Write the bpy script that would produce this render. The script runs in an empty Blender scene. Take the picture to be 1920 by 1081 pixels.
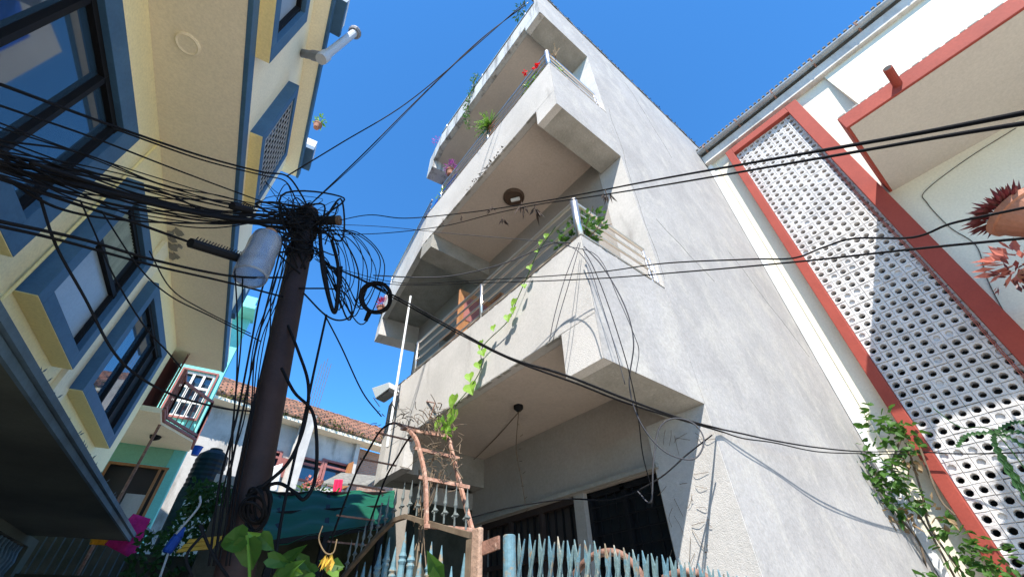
import bpy, math, random
from mathutils import Vector as V
C = bpy.context.scene.collection
R = math.radians
# ---------------------------------------------------------------- survey of the place
F, TH, RO, AZ, AL = 772.5, R(40.30), R(-1.28), R(-39.10), R(-30.5)
def _az(a): return V((math.sin(a), math.cos(a), 0))
XA, YA = _az(AZ + math.pi/2), _az(AZ)
def _w(v): return V((v.dot(XA), v.dot(YA), v.z))
_f = V((0, math.cos(TH), math.sin(TH))); _u = V((0, -math.sin(TH), math.cos(TH))); _r = V((1, 0, 0))
CR = _w(_r*math.cos(RO) + _u*math.sin(RO)); CU = _w(-_r*math.sin(RO) + _u*math.cos(RO)); CW = _w(_f)
CAM = V((0, 0, 1.6))
def ray(u, v): return CR*((u-960)/F) + CU*((540.5-v)/F) + CW
def pl(u, v, n, d):
    r = ray(u, v); n = V(n); return CAM + r*((d - n.dot(CAM))/n.dot(r))
def px(u, v, x): return pl(u, v, (1, 0, 0), x)
def py(u, v, y): return pl(u, v, (0, 1, 0), y)
def pz(u, v, z): return pl(u, v, (0, 0, 1), z)
def pr(u, v, r):
    d = ray(u, v); return CAM + d*(r/math.hypot(d.x, d.y))
LU, LN, UP = _w(_az(AL)), _w(_az(AL + math.pi/2)), V((0, 0, 1))
def LP(u, d, z): return LU*u + LN*d + UP*z
def pL(u, v, d): return pl(u, v, LN, d)
def pU(u, v, U): return pl(u, v, LU, U)
def BP(s, e, z): return V((2, 5, 0)) + LU*s + LN*e + UP*z      # bent wing of the grey house

# ---------------------------------------------------------------- materials
MATS = {}
def M(name, col, col2=None, sc=4, rough=.85, bump=0, bsc=60, st=(1, 1, 1), spec=.3, metal=0, lo=.35, hi=.65,
      col3=None, sc3=1.2, st3=(1, 1, 1), lo3=.55, hi3=.75, trans=0, sub=0, fine=.12, ior=1.45, alpha=1, dist=0):
    m = bpy.data.materials.new(name); m.use_nodes = True; n = m.node_tree.nodes; l = m.node_tree.links
    b = n['Principled BSDF']; b.inputs['Roughness'].default_value = rough; b.inputs['Metallic'].default_value = metal
    b.inputs['Specular IOR Level'].default_value = spec; b.inputs['IOR'].default_value = ior
    b.inputs['Transmission Weight'].default_value = trans; b.inputs['Alpha'].default_value = alpha
    g = n.new('ShaderNodeNewGeometry')
    def noise(s, stt, det=6, rg=.6):
        mp = n.new('ShaderNodeMapping'); mp.inputs['Scale'].default_value = stt; l.new(g.outputs['Position'], mp.inputs['Vector'])
        t = n.new('ShaderNodeTexNoise'); t.inputs['Scale'].default_value = s; t.inputs['Detail'].default_value = det
        t.inputs['Roughness'].default_value = rg; t.inputs['Distortion'].default_value = dist; l.new(mp.outputs[0], t.inputs['Vector']); return t
    def ramp(t, a, c):
        r = n.new('ShaderNodeMapRange'); r.inputs['From Min'].default_value = a; r.inputs['From Max'].default_value = c
        l.new(t.outputs['Fac'], r.inputs['Value']); return r
    def mix(f, a, c, mode='MIX'):
        x = n.new('ShaderNodeMix'); x.data_type = 'RGBA'; x.blend_type = mode
        if isinstance(f, float): x.inputs['Factor'].default_value = f
        else: l.new(f, x.inputs['Factor'])
        for k, q in ((6, a), (7, c)):
            if isinstance(q, tuple): x.inputs[k].default_value = (*q, 1)
            else: l.new(q, x.inputs[k])
        return x.outputs[2]
    out = mix(ramp(noise(sc, st), lo, hi).outputs[0], col, col2) if col2 else None
    if col3: out = mix(ramp(noise(sc3, st3, 8, .65), lo3, hi3).outputs[0], out or col, col3)
    if fine:
        fn = noise(35, (1, 1, 1), 4, .7); rr = n.new('ShaderNodeMapRange')
        rr.inputs['From Min'].default_value = .3; rr.inputs['From Max'].default_value = .7
        rr.inputs['To Min'].default_value = 1-fine; rr.inputs['To Max'].default_value = 1+fine*.5
        l.new(fn.outputs['Fac'], rr.inputs['Value'])
        vm = n.new('ShaderNodeVectorMath'); vm.operation = 'SCALE'; l.new(rr.outputs[0], vm.inputs['Scale'])
        if out: l.new(out, vm.inputs[0])
        else: vm.inputs[0].default_value = col
        l.new(vm.outputs[0], b.inputs['Base Color'])
    elif out: l.new(out, b.inputs['Base Color'])
    else: b.inputs['Base Color'].default_value = (*col, 1)
    if bump:
        t = noise(bsc, (1, 1, 1), 3, .6); bp = n.new('ShaderNodeBump'); bp.inputs['Strength'].default_value = bump
        bp.inputs['Distance'].default_value = .02; l.new(t.outputs['Fac'], bp.inputs['Height']); l.new(bp.outputs[0], b.inputs['Normal'])
    if sub:
        tr = n.new('ShaderNodeBsdfTranslucent'); ms = n.new('ShaderNodeMixShader'); ms.inputs[0].default_value = sub
        tr.inputs['Color'].default_value = (*[min(1, c*1.6) for c in col], 1)
        l.new(b.outputs[0], ms.inputs[1]); l.new(tr.outputs[0], ms.inputs[2]); l.new(ms.outputs[0], n['Material Output'].inputs['Surface'])
    MATS[name] = m; return m
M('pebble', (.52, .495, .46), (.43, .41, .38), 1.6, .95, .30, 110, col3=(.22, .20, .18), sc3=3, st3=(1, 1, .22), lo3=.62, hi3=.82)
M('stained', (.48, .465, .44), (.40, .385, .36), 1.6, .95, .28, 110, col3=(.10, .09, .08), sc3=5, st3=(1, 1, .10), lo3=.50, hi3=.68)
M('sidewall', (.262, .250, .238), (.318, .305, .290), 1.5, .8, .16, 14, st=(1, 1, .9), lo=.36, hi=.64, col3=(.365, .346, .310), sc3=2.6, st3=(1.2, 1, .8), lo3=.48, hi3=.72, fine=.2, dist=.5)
M('soffit', (.53, .45, .38), (.46, .39, .33), .9, .9, .05, 20, col3=(.36, .30, .25), sc3=2.2, lo3=.6, hi3=.8)
M('rawbeam', (.34, .325, .29), (.25, .24, .21), 3, .95, .3, 30)
M('innerwall', (.36, .32, .28), (.30, .27, .235), 1.2, .9, .1, 20)
M('dirt', (.05, .045, .035), (.14, .13, .11), 8, 1)
M('cream', (.66, .62, .50), (.60, .565, .455), .8, .8, .08, 20, col3=(.50, .47, .38), sc3=2, st3=(1, 1, .3), lo3=.62, hi3=.85)
M('creamdeep', (.76, .71, .52), (.70, .66, .48), .8, .8, .06, 20)
M('redoxide', (.30, .055, .036), (.25, .045, .03), 2.5, .75, .1, 25)
M('jaali', (.60, .575, .545), (.45, .43, .41), 3.5, .85, .25, 50)
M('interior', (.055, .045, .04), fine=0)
M('yellow', (.93, .77, .36), (.86, .72, .36), 1.2, .8, .05, 30, col3=(.60, .49, .27), sc3=2.5, st3=(1, 1, .2), lo3=.62, hi3=.85)
M('palecream', (.92, .83, .60), (.86, .78, .57), 1, .8, .05, 30, col3=(.62, .55, .40), sc3=2.5, st3=(1, 1, .2), lo3=.64, hi3=.85)
M('beigesoffit', (.88, .78, .59), (.82, .73, .55), .7, .9, .05, 20, col3=(.52, .47, .39), sc3=.9, lo3=.66, hi3=.85)
M('paleyellow', (.95, .84, .52), (.89, .79, .50), 1, .8, .05, 30, col3=(.66, .57, .38), sc3=2.5, st3=(1, 1, .2), lo3=.64, hi3=.85)
M('blue', (.06, .14, .235), (.048, .115, .20), 3, .6, .06, 40, col3=(.12, .17, .21), sc3=5, lo3=.62, hi3=.8)
M('slate', (.10, .16, .21), (.07, .11, .14), 3, .8, .2, 40)
M('eavesoffit', (.52, .48, .42), (.47, .43, .38), .7, .9, .05, 20)
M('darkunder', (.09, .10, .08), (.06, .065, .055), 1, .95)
M('black', (.008, .008, .009), rough=.65, fine=0, spec=.2)
M('cable', (.007, .007, .008), rough=.8, fine=0, spec=.15)
M('cablegrey', (.05, .05, .055), rough=.7, fine=0, spec=.2)
M('glass', (.025, .055, .09), rough=.03, spec=.8, ior=1.7, fine=0)  # base colour tinted blue to stand in for reflected sky
M('dullglass', (.012, .014, .016), rough=.35, spec=.2, fine=0)
M('archrust', (.34, .18, .125), (.20, .105, .075), 14, .8, .3, 60, col3=(.42, .28, .21), sc3=20, lo3=.5, hi3=.66)
M('frost', (.36, .42, .46), (.30, .36, .41), 2, .35, spec=.6)
M('curtain', (.33, .36, .28), (.22, .25, .2), 9, .9, st=(1, 1, .1))
M('rust', (.26, .135, .095), (.13, .07, .05), 14, .8, .3, 60, col3=(.38, .25, .19), sc3=20, lo3=.55, hi3=.7)
M('steel', (.62, .58, .53), rough=.36, metal=1, fine=0)
M('greypvc', (.20, .20, .21), (.16, .16, .17), 6, .5)
M('poleiron', (.045, .025, .021), (.028, .016, .014), 5, .7, .2, 40)
M('teal', (.20, .62, .56), (.17, .55, .50), 2, .8, .05, 30)
M('green', (.22, .46, .30), (.2, .42, .28), 2, .85)
M('whitepaint', (.72, .72, .70), (.6, .6, .58), 5, .6)
M('whitewash', (.56, .53, .48), (.44, .41, .37), 1.5, .9, .2, 20, col3=(.20, .18, .15), sc3=1.6, st3=(1, 1, .35), lo3=.5, hi3=.72)
M('maroon', (.34, .13, .11), (.26, .10, .09), 6, .6)
M('wood', (.40, .19, .08), (.30, .13, .05), 3, .6, .1, 30, st=(6, 6, .6))
M('darkwood', (.045, .03, .025), (.03, .02, .018), 6, .7)
M('dark_absorber', (.10, .08, .06), (.07, .055, .04), 4, 1)  # dark colour for the added sheet that soaks up bounced light
M('vineleaf', (.20, .35, .045), (.15, .27, .035), 9, .5, sub=.35)
M('moss', (.035, .05, .012), (.14, .13, .03), 6, 1, .6, 30)
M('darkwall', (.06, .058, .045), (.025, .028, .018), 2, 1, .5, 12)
M('tarp', (.008, .115, .062), (.006, .08, .045), 6, .6, .1, 80, st=(.3, .3, 4), sub=.3)
M('pinkcloth', (.65, .03, .22), (.52, .02, .17), 20, .9, .1, 80)
M('redcloth', (.65, .02, .08), fine=.1, rough=.9)
M('orangecloth', (.80, .36, .02), (.7, .28, .02), 20, .9, .1, 80)
M('bluepaint', (.12, .22, .255), (.085, .16, .19), 9, .6, .2, 40, col3=(.22, .17, .11), sc3=14, lo3=.52, hi3=.62)
M('tealpaint', (.15, .22, .22), (.10, .16, .165), 9, .6, .2, 40, col3=(.35, .30, .22), sc3=14, lo3=.55, hi3=.66)
M('brickpost', (.36, .24, .17), (.27, .17, .12), 8, .9, .5, 30)
M('plasticblue', (.015, .07, .35), rough=.4, fine=.1)
M('tank', (.012, .013, .013), rough=.5, fine=.1)
M('jar', (.42, .47, .55), (.55, .6, .66), 8, rough=.2, spec=.5, fine=0, trans=.7)
M('terracotta', (.34, .155, .095), (.26, .115, .07), 6, .8, .2, 40)
M('leaf', (.05, .12, .018), (.034, .085, .014), 7, .5, sub=.3)
M('leafbright', (.14, .27, .03), (.10, .20, .024), 7, .5, sub=.35)
M('leafdark', (.03, .085, .02), (.02, .06, .015), 7, .5, sub=.25)
M('leafdry', (.26, .18, .09), (.18, .12, .07), 9, .8, sub=.2)
M('twig', (.10, .07, .045), (.16, .12, .08), 9, .9)
M('deadleaf', (.035, .024, .018), (.06, .04, .03), 9, .9)
M('purple', (.36, .08, .30), (.25, .05, .22), 9, .6, sub=.2)
M('magenta', (.40, .03, .10), (.25, .02, .08), 9, .6, sub=.2)
M('darkred', (.12, .02, .025), (.07, .025, .02), 9, .45, sub=.1)
M('coral', (.48, .17, .13), (.34, .12, .09), 8, .6, sub=.3)
M('redflower', (.60, .01, .015), fine=0, sub=.2)
M('yellowleaf', (.60, .40, .06), (.5, .3, .05), 9, .7, sub=.3)
M('tinsheet', (.34, .36, .37), (.24, .25, .25), 3, .6, .1, 30, metal=.3)
M('roofgrey', (.12, .115, .10), (.20, .19, .16), 8, .95, .4, 40)
M('asphalt', (.46, .42, .36), (.38, .35, .30), 3, .95, .3, 30)
M('earth', (.46, .41, .34), (.40, .36, .30), 2, 1)
M('maroonlamp', (.10, .065, .045), (.07, .045, .03), 9, .6)
M('spear', (.13, .15, .14), (.08, .09, .085), 9, .6, .2, 40)
M('lens', (.45, .46, .46), rough=.3, fine=.1)
def bricky(name, c1, c2, mortar, sc, bw, rh, ms, axis):
    m = bpy.data.materials.new(name); m.use_nodes = True; n = m.node_tree.nodes; l = m.node_tree.links
    g = n.new('ShaderNodeNewGeometry'); s = n.new('ShaderNodeSeparateXYZ'); l.new(g.outputs['Position'], s.inputs[0])
    c = n.new('ShaderNodeCombineXYZ'); l.new(s.outputs[0], c.inputs[0]); l.new(s.outputs[axis], c.inputs[1])
    b = n.new('ShaderNodeTexBrick'); l.new(c.outputs[0], b.inputs['Vector']); b.inputs['Scale'].default_value = sc
    b.inputs['Color1'].default_value = (*c1, 1); b.inputs['Color2'].default_value = (*c2, 1); b.inputs['Mortar'].default_value = (*mortar, 1)
    b.inputs['Brick Width'].default_value = bw; b.inputs['Row Height'].default_value = rh; b.inputs['Mortar Size'].default_value = ms
    t = n.new('ShaderNodeTexNoise'); t.inputs['Scale'].default_value = 1.6; t.inputs['Detail'].default_value = 8; l.new(g.outputs['Position'], t.inputs['Vector'])
    r = n.new('ShaderNodeMapRange'); r.inputs['From Min'].default_value = .48; r.inputs['From Max'].default_value = .75; l.new(t.outputs['Fac'], r.inputs['Value'])
    x = n.new('ShaderNodeMix'); x.data_type = 'RGBA'; l.new(r.outputs[0], x.inputs['Factor']); l.new(b.outputs['Color'], x.inputs[6]); x.inputs[7].default_value = (.10, .07, .05, 1)
    p = n['Principled BSDF']; p.inputs['Roughness'].default_value = .95; l.new(x.outputs[2], p.inputs['Base Color'])
    bp = n.new('ShaderNodeBump'); bp.inputs['Strength'].default_value = .6; bp.inputs['Distance'].default_value = .03
    iv = n.new('ShaderNodeMath'); iv.operation = 'SUBTRACT'; iv.inputs[0].default_value = 1; l.new(b.outputs['Fac'], iv.inputs[1]); l.new(iv.outputs[0], bp.inputs['Height']); l.new(bp.outputs[0], p.inputs['Normal'])
    MATS[name] = m
bricky('rooftile', (.46, .22, .13), (.34, .15, .09), (.07, .05, .04), 1, .34, .15, .03, 2)
bricky('brick', (.44, .22, .14), (.36, .17, .11), (.32, .27, .22), 1, .24, .08, .012, 2)

# ---------------------------------------------------------------- mesh builder
class MB:
    def __init__(s): s.v = []; s.f = []
    def add(s, vs, fs):
        o = len(s.v); s.v += [V(p) for p in vs]; s.f += [tuple(o+i for i in f) for f in fs]; return s
    def hexa(s, c):        # 4 bottom, 4 top
        return s.add(c, [(3, 2, 1, 0), (4, 5, 6, 7), (0, 1, 5, 4), (1, 2, 6, 5), (2, 3, 7, 6), (3, 0, 4, 7)])
    def box(s, x0, x1, y0, y1, z0, z1, f=lambda a, b, c: V((a, b, c))):
        return s.hexa([f(x0, y0, z0), f(x1, y0, z0), f(x1, y1, z0), f(x0, y1, z0), f(x0, y0, z1), f(x1, y0, z1), f(x1, y1, z1), f(x0, y1, z1)])
    def bar(s, a, b, w, h=None, up=UP):
        a, b = V(a), V(b); h = h or w; d = (b-a).normalized(); x = d.cross(up)
        if x.length < 1e-3: x = d.cross(V((1, 0, 0)))
        x.normalize(); y = x.cross(d).normalized(); x *= w/2; y *= h/2
        return s.hexa([a-x-y, a+x-y, a+x+y, a-x+y, b-x-y, b+x-y, b+x+y, b-x+y])
    def prism(s, poly, d):
        n = len(poly); d = V(d); vs = [V(p) for p in poly] + [V(p)+d for p in poly]
        return s.add(vs, [tuple(range(n-1, -1, -1)), tuple(range(n, 2*n))] + [(i, (i+1) % n, n+(i+1) % n, n+i) for i in range(n)])
    def tube(s, pts, r, n=6, closed=False, taper=None):
        pts = [V(p) for p in pts]; k = len(pts); rings = []; px_ = None
        for i, p in enumerate(pts):
            t = (pts[(i+1) % k] - pts[i-1]) if closed else (pts[min(i+1, k-1)] - pts[max(i-1, 0)])
            if t.length < 1e-7: t = V((0, 0, 1))
            t.normalize()
            if px_ is None: x = t.cross(UP if abs(t.z) < .9 else V((1, 0, 0)))
            else: x = px_ - t*px_.dot(t)
            x.normalize(); px_ = x; y = t.cross(x)
            rr = r if taper is None else r*(1+(taper-1)*i/(k-1))
            rings.append([p + (x*math.cos(a)+y*math.sin(a))*rr for a in [2*math.pi*j/n for j in range(n)]])
        o = [q for g in rings for q in g]; fs = []
        for i in range(k if closed else k-1):
            a, b = i*n, ((i+1) % k)*n
            fs += [(a+j, a+(j+1) % n, b+(j+1) % n, b+j) for j in range(n)]
        if not closed: fs += [tuple(range(n-1, -1, -1)), tuple(range((k-1)*n, k*n))]
        return s.add(o, fs)
    def lathe(s, base, prof, n=14, axis=UP):
        base = V(base); axis = V(axis).normalized(); x = axis.cross(V((1, 0, 0)) if abs(axis.x) < .9 else V((0, 1, 0))).normalized(); y = axis.cross(x)
        vs = []; fs = []
        for r, h in prof: vs += [base + axis*h + (x*math.cos(2*math.pi*j/n) + y*math.sin(2*math.pi*j/n))*r for j in range(n)]
        for i in range(len(prof)-1): fs += [(i*n+j, i*n+(j+1) % n, (i+1)*n+(j+1) % n, (i+1)*n+j) for j in range(n)]
        fs += [tuple(range(n-1, -1, -1)), tuple(range((len(prof)-1)*n, len(prof)*n))]
        return s.add(vs, fs)
    def holed(s, o, a, b, n, w, h, holes, t):
        o, a, b, n = V(o), V(a), V(b), V(n)
        xs = sorted({0, w, *[q for H in holes for q in (H[0], H[2])]}); ys = sorted({0, h, *[q for H in holes for q in (H[1], H[3])]})
        P = lambda i, j, k: o + a*i + b*j - n*(t*k)
        inh = lambda x, y: any(H[0] < x < H[2] and H[1] < y < H[3] for H in holes)
        for x0, x1 in zip(xs, xs[1:]):
            for y0, y1 in zip(ys, ys[1:]):
                if inh((x0+x1)/2, (y0+y1)/2): continue
                for k in (0, 1): s.add([P(x0, y0, k), P(x1, y0, k), P(x1, y1, k), P(x0, y1, k)], [(0, 1, 2, 3)])
        for H in list(holes) + [(0, 0, w, h)]:
            c = [(H[0], H[1]), (H[2], H[1]), (H[2], H[3]), (H[0], H[3])]
            for i in range(4):
                p, q = c[i], c[(i+1) % 4]
                s.add([P(*p, 0), P(*q, 0), P(*q, 1), P(*p, 1)], [(0, 1, 2, 3)])
        return s
    def leaf(s, p, d, nrm, L, W, heart=False):
        p, d = V(p), V(d).normalized(); x = d.cross(V(nrm))
        if x.length < 1e-3: x = d.cross(V((.3, .5, .8)))
        x.normalize(); nn = x.cross(d)
        if heart:
            o = [(0, .06), (.28, -.10), (.5, .12), (.46, .42), (.24, .76), (0, 1.05)]
            vs = [p, p+d*L*.5+nn*L*-.07, p+d*L*1.05+nn*L*-.12]
            l = [p + x*(W*a) + d*(L*b) + nn*(L*.06) for a, b in o[1:5]]; r = [p - x*(W*a) + d*(L*b) + nn*(L*.06) for a, b in o[1:5]]
            return s.add(vs+l+r, [(0, 3, 4, 1), (1, 4, 5), (1, 5, 6, 2), (0, 1, 8, 7), (1, 9, 8), (1, 2, 10, 9)])
        m = p + d*L*.5 - nn*L*.06
        return s.add([p, m+x*W*.5+nn*L*.1, p+d*L, m-x*W*.5+nn*L*.1, m], [(0, 1, 4), (1, 2, 4), (2, 3, 4), (3, 0, 4)])
def cat(pts, n=8):
    P = [V(p) for p in pts]; P = [P[0]*2-P[1]] + P + [P[-1]*2-P[-2]]; out = []
    for i in range(1, len(P)-2):
        for k in range(n):
            t = k/n; a, b, c, d = P[i-1:i+3]
            out.append(.5*((2*b)+(c-a)*t+(2*a-5*b+4*c-d)*t*t+(3*b-3*c+d-a)*t**3))
    return out + [P[-2]]
OFF = {}
def obj(name, mb, mat, parent=None, bevel=0, smooth=False, **props):
    off = OFF.get(parent.name, V()) if parent else V()
    me = bpy.data.meshes.new(name); me.from_pydata([tuple(p-off) for p in mb.v], [], mb.f); me.validate()
    me.materials.append(MATS[mat]); o = bpy.data.objects.new(name, me); C.objects.link(o)
    if parent: o.parent = parent
    OFF[o.name] = off
    if smooth:
        for p in me.polygons: p.use_smooth = True
    if bevel:
        b = o.modifiers.new('bevel', 'BEVEL'); b.width = bevel; b.segments = 2; b.limit_method = 'ANGLE'; b.angle_limit = R(50)
    for k, q in props.items(): o[k] = q
    return o
def tag(o, label, cat_, group=None, kind=None):
    if label: o['label'] = label; o['category'] = cat_
    if group: o['group'] = group
    if kind: o['kind'] = kind
    return o
def thing(name, loc, label, cat_, group=None):
    o = bpy.data.objects.new(name, None); o.location = V(loc); C.objects.link(o); OFF[o.name] = V(loc); o.empty_display_size = .1
    return tag(o, label, cat_, group)
rnd = random.Random(5)
def jit(a): return rnd.uniform(-a, a)
def rv(s=1): return V((rnd.uniform(-s, s), rnd.uniform(-s, s), rnd.uniform(-s, s)))

# ---------------------------------------------------------------- setting
g = MB().box(-150, 150, -150, 150, -.3, 0); tag(obj('ground', g, 'earth'), None, None, kind='structure')
g = MB(); g.add([LP(-40, -2.4, .004), LP(40, -2.4, .004), LP(40, 1.3, .004), LP(-40, 1.3, .004)], [(0, 3, 2, 1)])
tag(obj('alley_paving', g, 'asphalt'), None, None, kind='structure')

g = MB().box(1.5, 3.2, 1.3, 9, .006, .02); tag(obj('bounce_absorber', g, 'dark_absorber'), None, None, kind='structure')  # unseen dark sheet added to cut light bounced into the porch
# ---------------------------------------------------------------- grey concrete house
G = thing('concrete_house', (3.22, 1.5, 0), 'bare grey plastered house with stacked corner balconies, in the middle', 'house')
fh = [(.60, 1.0, 1.45, 2.66), (1.58, .15, 3.18, 2.66), (.95, 4.3, 1.95, 5.95), (2.7, 3.57, 3.55, 5.95), (1.2, 8.0, 2.4, 9.5), (3.9, 3.57, 4.8, 6.2)]
obj('front_wall', MB().holed((3.22, 1.72, 0), (0, 1, 0), UP, (-1, 0, 0), 5.7, 11.5, [(a-.22, b, c-.22, d) for a, b, c, d in fh], .22), 'innerwall', G)
pier = MB(); pier.box(3.212, 3.22, 1.502, 2.09, 0, 3.03).box(3.216, 3.22, 1.502, 1.9, 3.42, 11.4)
obj('corner_pier', pier, 'pebble', G)
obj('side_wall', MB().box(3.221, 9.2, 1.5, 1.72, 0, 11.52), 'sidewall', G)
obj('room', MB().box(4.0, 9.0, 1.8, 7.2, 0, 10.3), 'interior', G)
cp = MB(); x = 2.0
while x < 9.1:
    w = rnd.uniform(.05, .22); cp.box(x, x+w, 1.495-rnd.uniform(0, .015), 1.70, 11.50, 11.555+rnd.uniform(0, .05)); x += w
obj('coping', cp, 'dirt', G)
cps = MB()
for i in range(240):
    x = rnd.uniform(2.1, 9); cps.leaf((x, 1.49, 11.6), V((rnd.uniform(-.5, .5), -.2, rnd.uniform(-1.2, .6))), (0, -1, .2), rnd.uniform(.02, .07), .03)
obj('moss', cps, 'dirt', G)
def balcony(zb, ztop, zbeam, n, rimy=5.0, wing=0, wb=0):
    b = MB()
    b.box(2.0, 2.1, 1.504, 5.0, zb, ztop)
    o = obj('balcony_parapet', b, 'pebble', G, bevel=.008)
    obj('corner_beam', MB().box(2.0, 2.1, 1.504, 1.86, zbeam, zb-.002), 'pebble', G)
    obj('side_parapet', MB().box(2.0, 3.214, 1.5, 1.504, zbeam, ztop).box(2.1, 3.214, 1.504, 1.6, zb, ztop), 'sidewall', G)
    obj('side_beam', MB().box(2.1, 3.214, 1.504, 1.86, zbeam, zb-.002), 'rawbeam', G)
    obj('beam', MB().box(2.004, 3.22, 4.62, 5.0, zbeam+.03, zb), 'rawbeam', G)
    s = MB().box(2.1, 3.22, 1.6, 5.0, zb+.002, zb+.14); obj('balcony_floor', s, 'soffit', G)
    d = MB(); y = 1.62
    while y < 5:                                   # weathered top edge
        w = rnd.uniform(.04, .2); d.box(1.996, 2.104, y, y+w, ztop-.002, ztop+rnd.uniform(.004, .012)); y += w*rnd.uniform(1, 1.6)
    x = 2.0
    while x < 3.1:
        w = rnd.uniform(.04, .2); d.box(x, x+w, 1.497, 1.603, ztop-.002, ztop+rnd.uniform(.004, .012)); x += w*rnd.uniform(1, 1.6)
    obj('dirt_edge', d, 'dirt', o)
    if wing:
        w = MB(); w.box(0.0, wing, 0, .1, zb-.01, ztop, BP); w.box(wing-.35, wing, .1, 1.2, wb, zb+.1, BP); w.box(wing-.35, wing, 0, .1, wb, zb-.012, BP); obj('wing_parapet', w, 'pebble', G, bevel=.006)
        w = MB(); w.box(.05, wing-.35, .1, 1.25, zb+.02, zb+.15, BP); obj('wing_floor', w, 'rawbeam', G)
    return o
def railing(z0, name='railing', far=4.66, side=3.1, wing=0):
    m = MB(); lv = [.10, .245, .39, .53]
    for h in lv:
        r = .020 if h > .5 else .013
        m.tube([(2.05, far, z0+h), (2.05, 1.55, z0+h)], r, 8)
        m.tube([(2.05, 1.55, z0+h), (side+.12*(h < .5)*(.53-h)/.43, 1.55, z0+h)], r, 8)
        if wing: m.tube([BP(.05, .05, z0+h), BP(wing, .05, z0+h)], r, 8)
    o = obj(name, m, 'steel', G)
    obj('post', MB().tube([(2.05, 1.55, z0-.02), (2.05, 1.55, z0+.56)], .036, 12), 'steel', o, smooth=True)
    for y in (3.08, 4.62): obj('post', MB().tube([(2.05, y, z0-.02), (2.05, y, z0+.54)], .022, 10), 'steel', o, smooth=True)
    for x in (side-.01, side+.06, side+.1): obj('post', MB().tube([(x, 1.55, z0-.02), (x, 1.55, z0+.53-(x-side)*1.6)], .012, 8), 'steel', o)
    if wing: obj('post', MB().tube([BP(wing, .05, z0-.02), BP(wing, .05, z0+.54)], .022, 10), 'steel', o)
balcony(3.41, 4.25, 3.03, 0); railing(4.25)
balcony(7.02, 7.90, 6.66, 1, wing=2.85, wb=6.6); railing(7.90, wing=2.7)
# roof slab band with its corner beam and side parapet
b = MB(); b.box(2.0, 2.12, 1.6, 5.0, 10.33, 10.88); b.box(2.0, 2.12, 1.504, 1.6, 10.33, 11.5); b.box(2.0, 2.12, 1.504, 1.9, 10.12, 10.33)
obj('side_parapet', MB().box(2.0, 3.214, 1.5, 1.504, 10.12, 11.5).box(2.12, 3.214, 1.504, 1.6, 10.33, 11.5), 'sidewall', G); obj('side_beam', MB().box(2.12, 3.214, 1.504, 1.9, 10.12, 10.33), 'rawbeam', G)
b.box(0, .78, 0, .12, 10.33, 10.86, BP); b.box(.4, .78, .12, 1.2, 10.05, 10.5, BP); b.box(.4, .78, 0, .12, 10.05, 10.33, BP)
rf = obj('roof_band', b, 'stained', G, bevel=.008)
d = MB()
d.box(1.99, 2.125, 1.6, 5.0, 10.881, 10.90); obj('dirt_edge', d, 'dirt', rf)
obj('roof_floor', MB().box(2.12, 3.22, 1.6, 5.0, 10.332, 10.47), 'soffit', G)
obj('roof_floor', MB().box(.0, .4, .12, 1.2, 10.34, 10.47, BP), 'soffit', G)
m = MB()
for h in (.12, .3): m.tube([(2.05, 1.7, 10.9+h), (2.05, 5.0, 10.9+h), BP(.75, .05, 10.9+h)], .012, 6)
o = obj('railing', m, 'steel', G)
for y in (1.9, 3.4, 4.9): obj('post', MB().tube([(2.05, y, 10.88), (2.05, y, 11.22)], .02, 8), 'steel', o)
# lower wing block beyond the first balcony
b = MB(); b.box(0.002, .3, 0, .12, 3.05, 4.1, BP); obj('wing_block', b, 'pebble', G, bevel=.006)
obj('beam', MB().box(2.0, 2.12, 4.45, 4.999, 3.05, 3.41), 'pebble', G)
b = MB(); b.box(.0, .3, .12, 1.2, 3.06, 3.2, BP); obj('wing_floor', b, 'rawbeam', G)
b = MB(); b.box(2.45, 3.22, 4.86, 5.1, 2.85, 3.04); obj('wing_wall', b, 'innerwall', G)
obj('wing_shade_base', MB().box(2.45, 3.22, 4.87, 5.1, 0, 2.85), 'darkwall', G)  # dark colour on the wing wall's lower part stands in for shade
fm = MB()
for i in range(60):
    y = 3.0+rnd.gauss(0, .35); fm.leaf((2.0-rnd.random()*.02, y, 7.03+rnd.uniform(-.02, .05)), V((-.4, jit(.8), -.6+jit(.5))), (-1, 0, .3), rnd.uniform(.03, .09), .025)
obj('moss', fm, 'deadleaf', G)
for zz, ya, yb in ((3.41, 1.9, 4.4), (7.02, 1.9, 4.9)):
    ch = MB(); y = ya
    while y < yb: w = rnd.uniform(.03, .22); ch.box(1.996, 2.03, y, y+w, zz-.006, zz+rnd.uniform(.004, .016)); y += w*rnd.uniform(1.1, 3)
    obj('chipped_edge', ch, 'rawbeam', G)
# blue painted strip under far roof corner
obj('blue_wall', MB().box(.35, 1.6, .5, .6, 7.9, 10.3, BP), 'plasticblue', G)
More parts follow.
